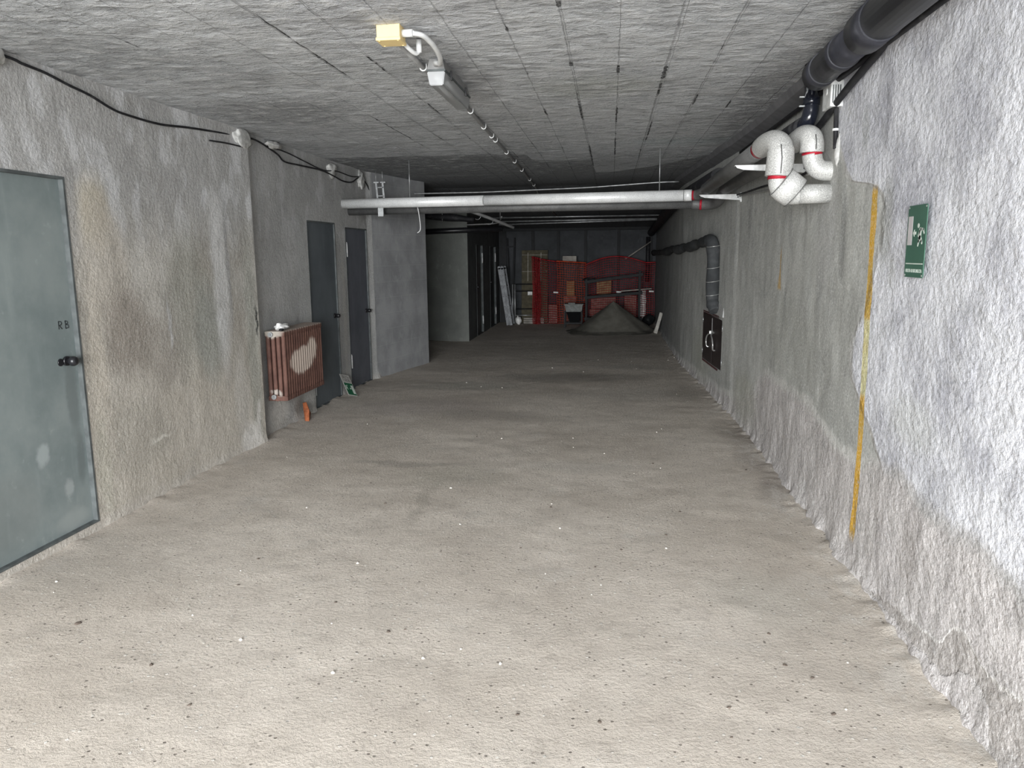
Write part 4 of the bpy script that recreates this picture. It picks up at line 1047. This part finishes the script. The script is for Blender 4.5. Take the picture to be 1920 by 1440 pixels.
for (x, z, r, lb) in ((-2.12, 2.13, .05, 'small pale wire loop, left one under the slanting grey pipe'), (-1.93, 2.06, .06, 'pale wire loop, middle one under the slanting grey pipe')):
    tag(tubeobj('wire_loop', [(x+r*math.cos(a), 12.42, z+r*math.sin(a)) for a in np.linspace(-PI*.75, .15*PI, 10)], .004, M['steel'], seg=6, smooth=3), lb, 'wire')
for (x, z0, z1, lb) in ((-2.72, 2.06, 2.36, 'rod hanger left of the slanting grey pipe'), (-1.77, 2.1, 2.38, 'rod hanger beside the three thin conduits')):
    tag(tubeobj('threaded_rod', [(x, 12.55, z0), (x, 12.55, z1+.06)], .006, M['steel'], seg=6), lb, 'rod')

# ------------------------------------------------------------------ far end
for x, w_, lb in ((-2.39, .13, 'wide black steel post at the left end of the back wall'), (-1.72, .055, 'black steel post behind the brown panel'), (-1.155, .045, 'black steel post left of the orange net'),
              (-.555, .045, 'black steel post right of the orange net'), (.165, .045, 'black steel post behind the sand pile'), (.86, .07, 'black steel post in the far right corner')):
    bm = bmesh.new(); box(bm, x-w_/2, x+w_/2, 17.33, 17.335+.06, 0, 2.10); box(bm, x-w_/2-.006, x+w_/2+.006, 17.327, 17.333, 0, 2.10)
    tag(obj('steel_post', bm, M['post']), lb, 'post', 'posts along the back wall')
bm = bmesh.new(); box(bm, -2.4, .95, 17.27, 17.32, 2.02, 2.12, .004)
tag(obj('steel_beam', bm, M['post']), 'black steel beam across the top of the back wall', 'beam')

def net(name, x0, x1, ztop, zbot, y, mat, label, sag=.06, seed=1, cell=.05, r=.0045):
    t = thing(name, label, 'net', ((x0+x1)/2, y, zbot), 'plastic safety nets at the far end')
    nx = int((x1-x0)/cell); nz = int((ztop(.5)-zbot)/cell)
    def P(u, v):
        zt = ztop(u)
        X = x0+(x1-x0)*u+.012*math.sin(v*9+u*5+seed)
        Y = y+.025*math.sin(u*13+seed+v*3)+.02*math.sin(u*29+2*v)+.03*math.sin(v*5+seed)*math.sin(u*7)
        Z = zt+(zbot-zt)*v+sag*.2*math.sin(u*11+v*6+seed)*(1-v)*v*4*.4
        return Vector((X, Y, Z))
    bm = bmesh.new()
    for i in range(nx+1): tube(bm, [P(i/nx, j/14) for j in range(15)], r*(.8 if i % 1 == 0 else 1), 4)
    for j in range(nz+1): tube(bm, [P(i/30, j/nz) for i in range(31)], r*1.25, 4)
    n_ = obj('net_mesh', bm, mat, t)
    bm = bmesh.new(); tube(bm, [P(i/30, 0) for i in range(31)], .016, 6); obj('top_cord', bm, M['netorange'] if mat == M['netorange'] else mat, t)
    for ch in t.children: ch.matrix_parent_inverse = Matrix.Translation(-Vector(t.location))
    return t
net('safety_net', -1.68, -1.10, lambda u: 1.44-.10*u+.07*max(0, .25-u), .02, 16.88, M['netred'], 'dark red plastic net, the narrow left piece beside the brown panel', seed=2)
net('safety_net', -1.14, -.52, lambda u: 1.365-.045*u, .03, 16.78, M['netorange'], 'bright orange plastic net, the middle piece behind the mortar tub', seed=5)
net('safety_net', -.56, .93, lambda u: 1.27+.16*math.sin(min(1, u*1.15)*PI)**1-.0*u+.05*u, .03, 16.84, M['netred'], 'wide red plastic net behind the sand pile', seed=9)
net('safety_net', -1.67, -1.50, lambda u: 1.46-.05*u, .02, 16.74, M['netred'], 'folded red net edge hanging double at the left end', seed=4, cell=.028, r=.006)

# things stored behind and before the nets
def leaning(name, x0, x1, ybot, ytop, z1, th, mat, label, cat, parent=None):
    bm = bmesh.new(); bar(bm, ((x0+x1)/2, ybot, th*.3), ((x0+x1)/2, ytop, z1), x1-x0, th, (0, 1, 0), .003)
    return tag(obj(name, bm, mat, parent), label, cat)
pn = leaning('brown_panel', -1.96, -1.38, 17.1, 17.26, 1.60, .03, M['panelbrown'], 'tall brown panel with pale cross strips leaning on the back wall', 'panel')
def on_panel(z, x): return (x, 17.1+(.16/1.6)*z-.025, z)
bm = bmesh.new(); bar(bm, on_panel(1.50, -1.95), on_panel(1.50, -1.39), .012, .006, (0, 0, 1)); bar(bm, on_panel(1.14, -1.95), on_panel(1.14, -1.39), .010, .006, (0, 0, 1))
bar(bm, on_panel(.93, -1.82), on_panel(1.55, -1.82), .010, .006, (0, 1, 0)); bar(bm, on_panel(.93, -1.53), on_panel(1.55, -1.53), .010, .006, (0, 1, 0))
obj('cross_strip', bm, M['tile'], pn)
bm = bmesh.new(); box(bm, -1.82, -1.72, 17.13, 17.14, .62, .72); obj('paper_label', bm, M['sack'], pn)

# folded aluminium ladder against the left wall
ld = thing('ladder', 'dull aluminium folding ladder leaning on the far left wall', 'ladder', (-2.2, 16.4, 0))
for k, (bx, tx, yy) in enumerate(((-2.10, -2.28, 16.35), (-2.165, -2.345, 16.36), (-2.10, -2.28, 16.75), (-2.165, -2.345, 16.74))):
    bm = bmesh.new(); bar(bm, (bx, yy, .02), (tx, yy, 1.24), .028, .066, (1, 0, 0), .004)
    tube(bm, [(tx, yy-.014, 1.24), (tx, yy+.014, 1.24)], .034, 14)
    obj('rail', bm, M['alu'], ld)
for j in range(5):
    z = .2+j*.22
    for a, b in ((-2.10, -2.28), (-2.165, -2.345)):
        x = a+(b-a)*z/1.24
        bm = bmesh.new(); tube(bm, [(x, 16.36, z), (x, 16.75, z)], .014, 8); obj('rung', bm, M['alu'], ld)
        bm = bmesh.new(); tube(bm, [(x, 16.318, z), (x, 16.336, z)], .011, 8); obj('rivet', bm, M['black'], ld)
for ch in ld.children: ch.matrix_parent_inverse = Matrix.Translation(-Vector(ld.location))
# dark trestle
tr = thing('trestle', 'narrow black folding trestle standing against the back wall by the ladder', 'trestle', (-2.15, 17.1, 0))
bm = bmesh.new(); bar(bm, (-2.19, 16.95, 0), (-2.29, 17.3, 1.87), .03, .03); obj('leg', bm, M['post'], tr)
bm = bmesh.new(); bar(bm, (-2.17, 16.95, 0), (-2.12, 17.3, 1.88), .035, .035); obj('leg', bm, M['post'], tr)
bm = bmesh.new(); bar(bm, (-2.275, 17.26, 1.68), (-2.12, 17.26, 1.69), .03, .03); obj('crossbar', bm, M['post'], tr)
for ch in tr.children: ch.matrix_parent_inverse = Matrix.Translation(-Vector(tr.location))
# tubular frame
tf = thing('tubular_frame', 'low grey tubular frame standing before the brown panel', 'frame', (-1.95, 16.9, 0))
for x in (-2.13, -2.08): tubeobj('upright', [(x, 16.9, 0), (x, 16.9, .87)], .017, M['steel'], tf, 8)
tubeobj('upright', [(-1.62, 16.95, 0), (-1.62, 16.95, .87)], .015, M['post'], tf, 8)
for z, m_ in ((.72, 'post'), (.33, 'post'), (.19, 'steel'), (.87, 'post')): tubeobj('rail', [(-2.08, 16.9, z), (-1.62, 16.95, z)], .011, M[m_], tf, 8)
for ch in tf.children: ch.matrix_parent_inverse = Matrix.Translation(-Vector(tf.location))
bm = bmesh.new(); lump(bm, (-1.99, 16.78, .09), (.06, .05, .09), 31, .2, 3)
tag(obj('cement_bag', bm, M['sack']), 'small pale bag on the floor below the tubular frame', 'bag')
bm = bmesh.new()
for k in range(3): box(bm, -1.9, -1.45, 16.97, 17.08, .003+k*.045, .04+k*.045, .004)
tag(obj('board_stack', bm, M['wood']), 'few grey boards stacked on the floor below the brown panel', 'boards')

# storage behind the nets
for (x0, x1, y0, y1, z0, z1, mt_, nm, lb, cat) in [
    (-.30, .02, 17.02, 17.22, .64, .98, 'cardboard', 'carton', 'tan carton on the crate stack behind the red net', 'box'),
    (-.42, .12, 17.0, 17.26, .33, .63, 'pinkbox', 'crate', 'pinkish crate under the tan carton behind the red net', 'crate'),
    (-.45, .15, 16.98, 17.26, .003, .32, 'pinkbox', 'crate', 'lowest pinkish crate behind the red net', 'crate'),
    (.30, .56, 17.0, 17.25, .003, .62, 'pinkbox', 'crate', 'tall pinkish crate right of the sand peak behind the net', 'crate'),
    (-1.02, -.74, 17.04, 17.25, .003, .60, 'pinkbox', 'crate', 'dusty crate behind the orange net', 'crate'),
    (-1.35, -1.16, 17.04, 17.24, .003, .42, 'pinkbox', 'crate', 'low crate behind the left dark red net', 'crate'),
    (-.95, -.78, 17.05, 17.2, .605, .93, 'cardboard', 'carton', 'small carton on the crate behind the orange net', 'box')]:
    bm = bmesh.new(); box(bm, x0, x1, y0, y1, z0, z1, .006)
    if nm == 'crate':
        for k in range(3): box(bm, x0+.02, x1-.02, y0-.006, y0+.002, z0+.04+k*(z1-z0-.05)/3, z0+.04+(k+.6)*(z1-z0-.05)/3)
    tag(obj(nm, bm, M[mt_]), lb, cat)
ws = thing('white_sack_roll', 'tall white plastic roll behind the right end of the red net', 'roll', (.70, 17.1, 0))
tubeobj('roll', [(.68, 17.1, .01), (.70, 17.1, .35), (.69, 17.12, .72)], lambda t: .075+.006*math.sin(t*20), M['sack'], ws, 16, 6)
for ch in ws.children: ch.matrix_parent_inverse = Matrix.Translation(-Vector(ws.location))
for x, zz, lb in ((-1.163, .70, 'left one of three white tags on the nets'), (.176, .705, 'middle one of three white tags on the nets'), (.86, .715, 'right one of three white tags on the nets')):
    bm = bmesh.new(); bar(bm, (x-.05, 16.66, zz+.004), (x+.05, 16.66, zz-.002), .004, .032, (0, 0, 1)); bar(bm, (x, 16.66, zz), (x, 16.8, zz), .01, .006)
    tag(obj('white_tag', bm, M['sack']), lb, 'tag', 'white tags on the nets')

# rack behind the sand
rk = thing('metal_rack', 'black metal rack with tilted shelves standing behind the sand pile', 'rack', (.05, 16.4, 0))
for x in (-.50, .60):
    for yy in (16.26, 16.62):
        bm = bmesh.new(); box(bm, x-.018, x+.018, yy-.018, yy+.018, 0, 1.0 if x < 0 else 1.16); obj('upright', bm, M['post'], rk)
for za, zb_ in ((.94, 1.10), (.62, .72), (.18, .17)):
    bm = bmesh.new(); bar(bm, (-.54, 16.44, za), (.66, 16.44, zb_), .36, .022); bar(bm, (-.54, 16.235, za-.01), (.66, 16.235, zb_-.01), .012, .055); obj('shelf', bm, M['post'], rk)
for ch in rk.children: ch.matrix_parent_inverse = Matrix.Translation(-Vector(rk.location))
bm = bmesh.new(); bar(bm, (.22, 16.45, .735), (.85, 16.45, .785), .09, .02); tag(obj('wooden_plank', bm, M['wood']), 'pale plank sticking out of the right side of the metal rack', 'plank')
bm = bmesh.new(); lump(bm, (-.46, 16.3, .99), (.12, .06, .03), 44, .3, 3); tag(obj('dark_rag', bm, M['post']), 'dark rag draped over the left corner of the metal rack', 'rag')

# mortar tub on stand
tb = thing('mortar_tub', 'grey plastic mortar tub on a dark metal stand left of the sand pile', 'tub', (-.75, 16.12, 0))
bm = bmesh.new(); prism(bm, [(-.90, 15.94, .34), (-.58, 15.94, .34), (-.58, 16.27, .34), (-.90, 16.27, .34)], [(-.93, 15.91, .49), (-.56, 15.91, .49), (-.56, 16.30, .49), (-.93, 16.30, .49)])
box(bm, -.945, -.545, 15.90, 16.31, .482, .50, .005); box(bm, -.86, -.72, 15.97, 16.12, .50, .525, .006); obj('tub_body', bm, M['tub'], tb)
bm = bmesh.new(); prism(bm, [(-.84, 16.22, .10), (-.64, 16.22, .10), (-.64, 16.22, .10), (-.84, 16.22, .10)], [(-.90, 15.95, .335), (-.585, 15.95, .335), (-.585, 16.26, .335), (-.90, 16.26, .335)])
obj('hopper', bm, M['post'], tb)
for x, yy in ((-.93, 15.92), (-.58, 15.92), (-.93, 16.28), (-.58, 16.28)):
    bm = bmesh.new(); bar(bm, (x, yy, 0), (x*.97-.02, yy, .36), .025, .025); obj('leg', bm, M['post'], tb)
bm = bmesh.new(); box(bm, -.93, -.58, 15.92, 15.94, .09, .12); box(bm, -.93, -.58, 16.26, 16.28, .09, .12); obj('crossbar', bm, M['post'], tb)
for ch in tb.children: ch.matrix_parent_inverse = Matrix.Translation(-Vector(tb.location))

# sand pile
us = np.linspace(0, 1, 46); th = np.linspace(0, 2*PI, 73)
def sand_fn(U, V):
    ang = V; R1 = 1.0+.10*np.sin(ang*2+.5)+.06*np.sin(ang*5)
    rx, ry = .98, .98
    X = .06+np.cos(ang)*U*rx*R1; Y = 15.35+np.sin(ang)*U*ry*R1*.88
    prof = np.where(U < .72, .60*(1-U/.78), .046*((1-U)/.28)**1.3)
    prof = np.maximum(prof, .046*np.clip((1-U)/.28, 0, 1)**1.3)
    Z = prof-.006+.02*fbm(X*4, Y*4, 4)*(U > .05)*np.clip(1.05-U, 0, 1)+.02*fbm(X*9, Y*9, 3)*np.clip((U-.5)*3, 0, 1)*np.clip((1-U)*6, 0, 1)
    X = np.minimum(X, .955)
    return X, Y, Z
sp = sheet('sand_pile', us, th, sand_fn, M['sand'], kind='stuff', flip=True)
tag(sp, 'conical heap of grey brown sand in front of the red net', 'sand')
bm = bmesh.new(); bar(bm, (.86, 14.86, .012), (.965, 14.92, .40), .06, .022, (0, 1, 0), .002); tag(obj('wooden_plank', bm, M['tile']), 'pale plank leaning on the right wall beside the sand', 'plank')
bm = bmesh.new(); bar(bm, (.84, 15.00, .012), (.965, 15.02, .34), .035, .02, (0, 1, 0), .002); tag(obj('wooden_plank', bm, M['wood']), 'narrow darker slat leaning behind the pale plank on the right wall', 'plank')
tag(tubeobj('pale_pole', [(.30, 17.0, 1.39), (.86, 17.2, 1.76)], .014, M['wood'], seg=8), 'pale pole slanting above the net towards the far right corner', 'pole')
bm = bmesh.new(); lump(bm, (.80, 16.5, .12), (.12, .14, .12), 51, .15, 3); tag(obj('black_sack', bm, M['post']), 'black sack on the floor right of the metal rack', 'sack')
# small grey box on back-wall ledge
bm = bmesh.new(); box(bm, -1.04, -.74, 17.0, 17.1, 1.34, 1.47, .004); tag(obj('grey_box', bm, M['wood']), 'small grey box peeking over the orange net', 'box')
bm = bmesh.new(); box(bm, -1.08, -.68, 16.98, 17.26, 1.30, 1.335, .003)
for x in (-1.06, -.70): bar(bm, (x, 17.0, 0), (x, 17.0, 1.30), .02, .02)
tag(obj('storage_stand', bm, M['post']), 'thin black stand behind the orange net carrying the grey box', 'stand')

# ------------------------------------------------------------------ crumbs on the floor
def fz(x, y):
    a = np.array([[x]]), np.array([[y]]); return float(floor_fn(*a)[2][0, 0])
rs = random.Random(11)
def lumpmesh(seed, r, mat, name):
    bm = bmesh.new(); lump(bm, (0, 0, 0), r, seed, .3, 2); o = obj(name, bm, mat); return o
protoP = [lumpmesh(60+k, (.011, .009, .007), M['stone'], 'pebble') for k in range(3)]
protoD = [lumpmesh(70+k, (.013, .009, .006), M['dirt'], 'dirt_crumb') for k in range(3)]
spots = [(-.30, 6.37), (-1.02, 2.57), (-.85, 4.2), (-.35, 4.62), (-.27, 4.19), (.18, 5.35), (-.30, 3.55), (-.90, 6.3)]
for i in range(46):
    if i < len(spots): x, y = spots[i]
    else:
        y = 2.4+rs.random()**1.3*9; x = rs.uniform(-2.7 if y < 9 else -2.3, .95)
    src = protoP[i % 3]; o = src if i < 3 else src.copy()
    if i >= 3: C.objects.link(o)
    s = rs.uniform(.35, .8)*(1+.06*y*.5); o.scale = (s, s, s); o.rotation_euler = (0, 0, rs.uniform(0, 6))
    o.location = (x, y, fz(x, y)+.003*s)
    tag(o, 'small white pebble lying on the concrete floor', 'pebble', 'white pebbles scattered on the floor')
spots = [(-2.25, 2.83), (-1.22, 3.15), (-1.74, 2.55), (-1.80, 3.6), (-.9, 2.9), (.66, 3.05), (.75, 2.72), (-1.62, 4.95), (.42, 2.5)]
for i in range(34):
    if i < len(spots): x, y = spots[i]
    else:
        y = 2.3+rs.random()**1.4*6; x = rs.uniform(-2.5, 1.0)
    src = protoD[i % 3]; o = src if i < 3 else src.copy()
    if i >= 3: C.objects.link(o)
    s = rs.uniform(.35, .8) if i else 1.1
    o.scale = (s, s, s); o.rotation_euler = (0, 0, rs.uniform(0, 6)); o.location = (x, y, fz(x, y)+.002*s)
    tag(o, 'small dark crumb of dirt lying on the concrete floor' if i else 'largest dark crumb of dirt, on the floor in front of the left steel door', 'crumb', 'dark crumbs scattered on the floor')
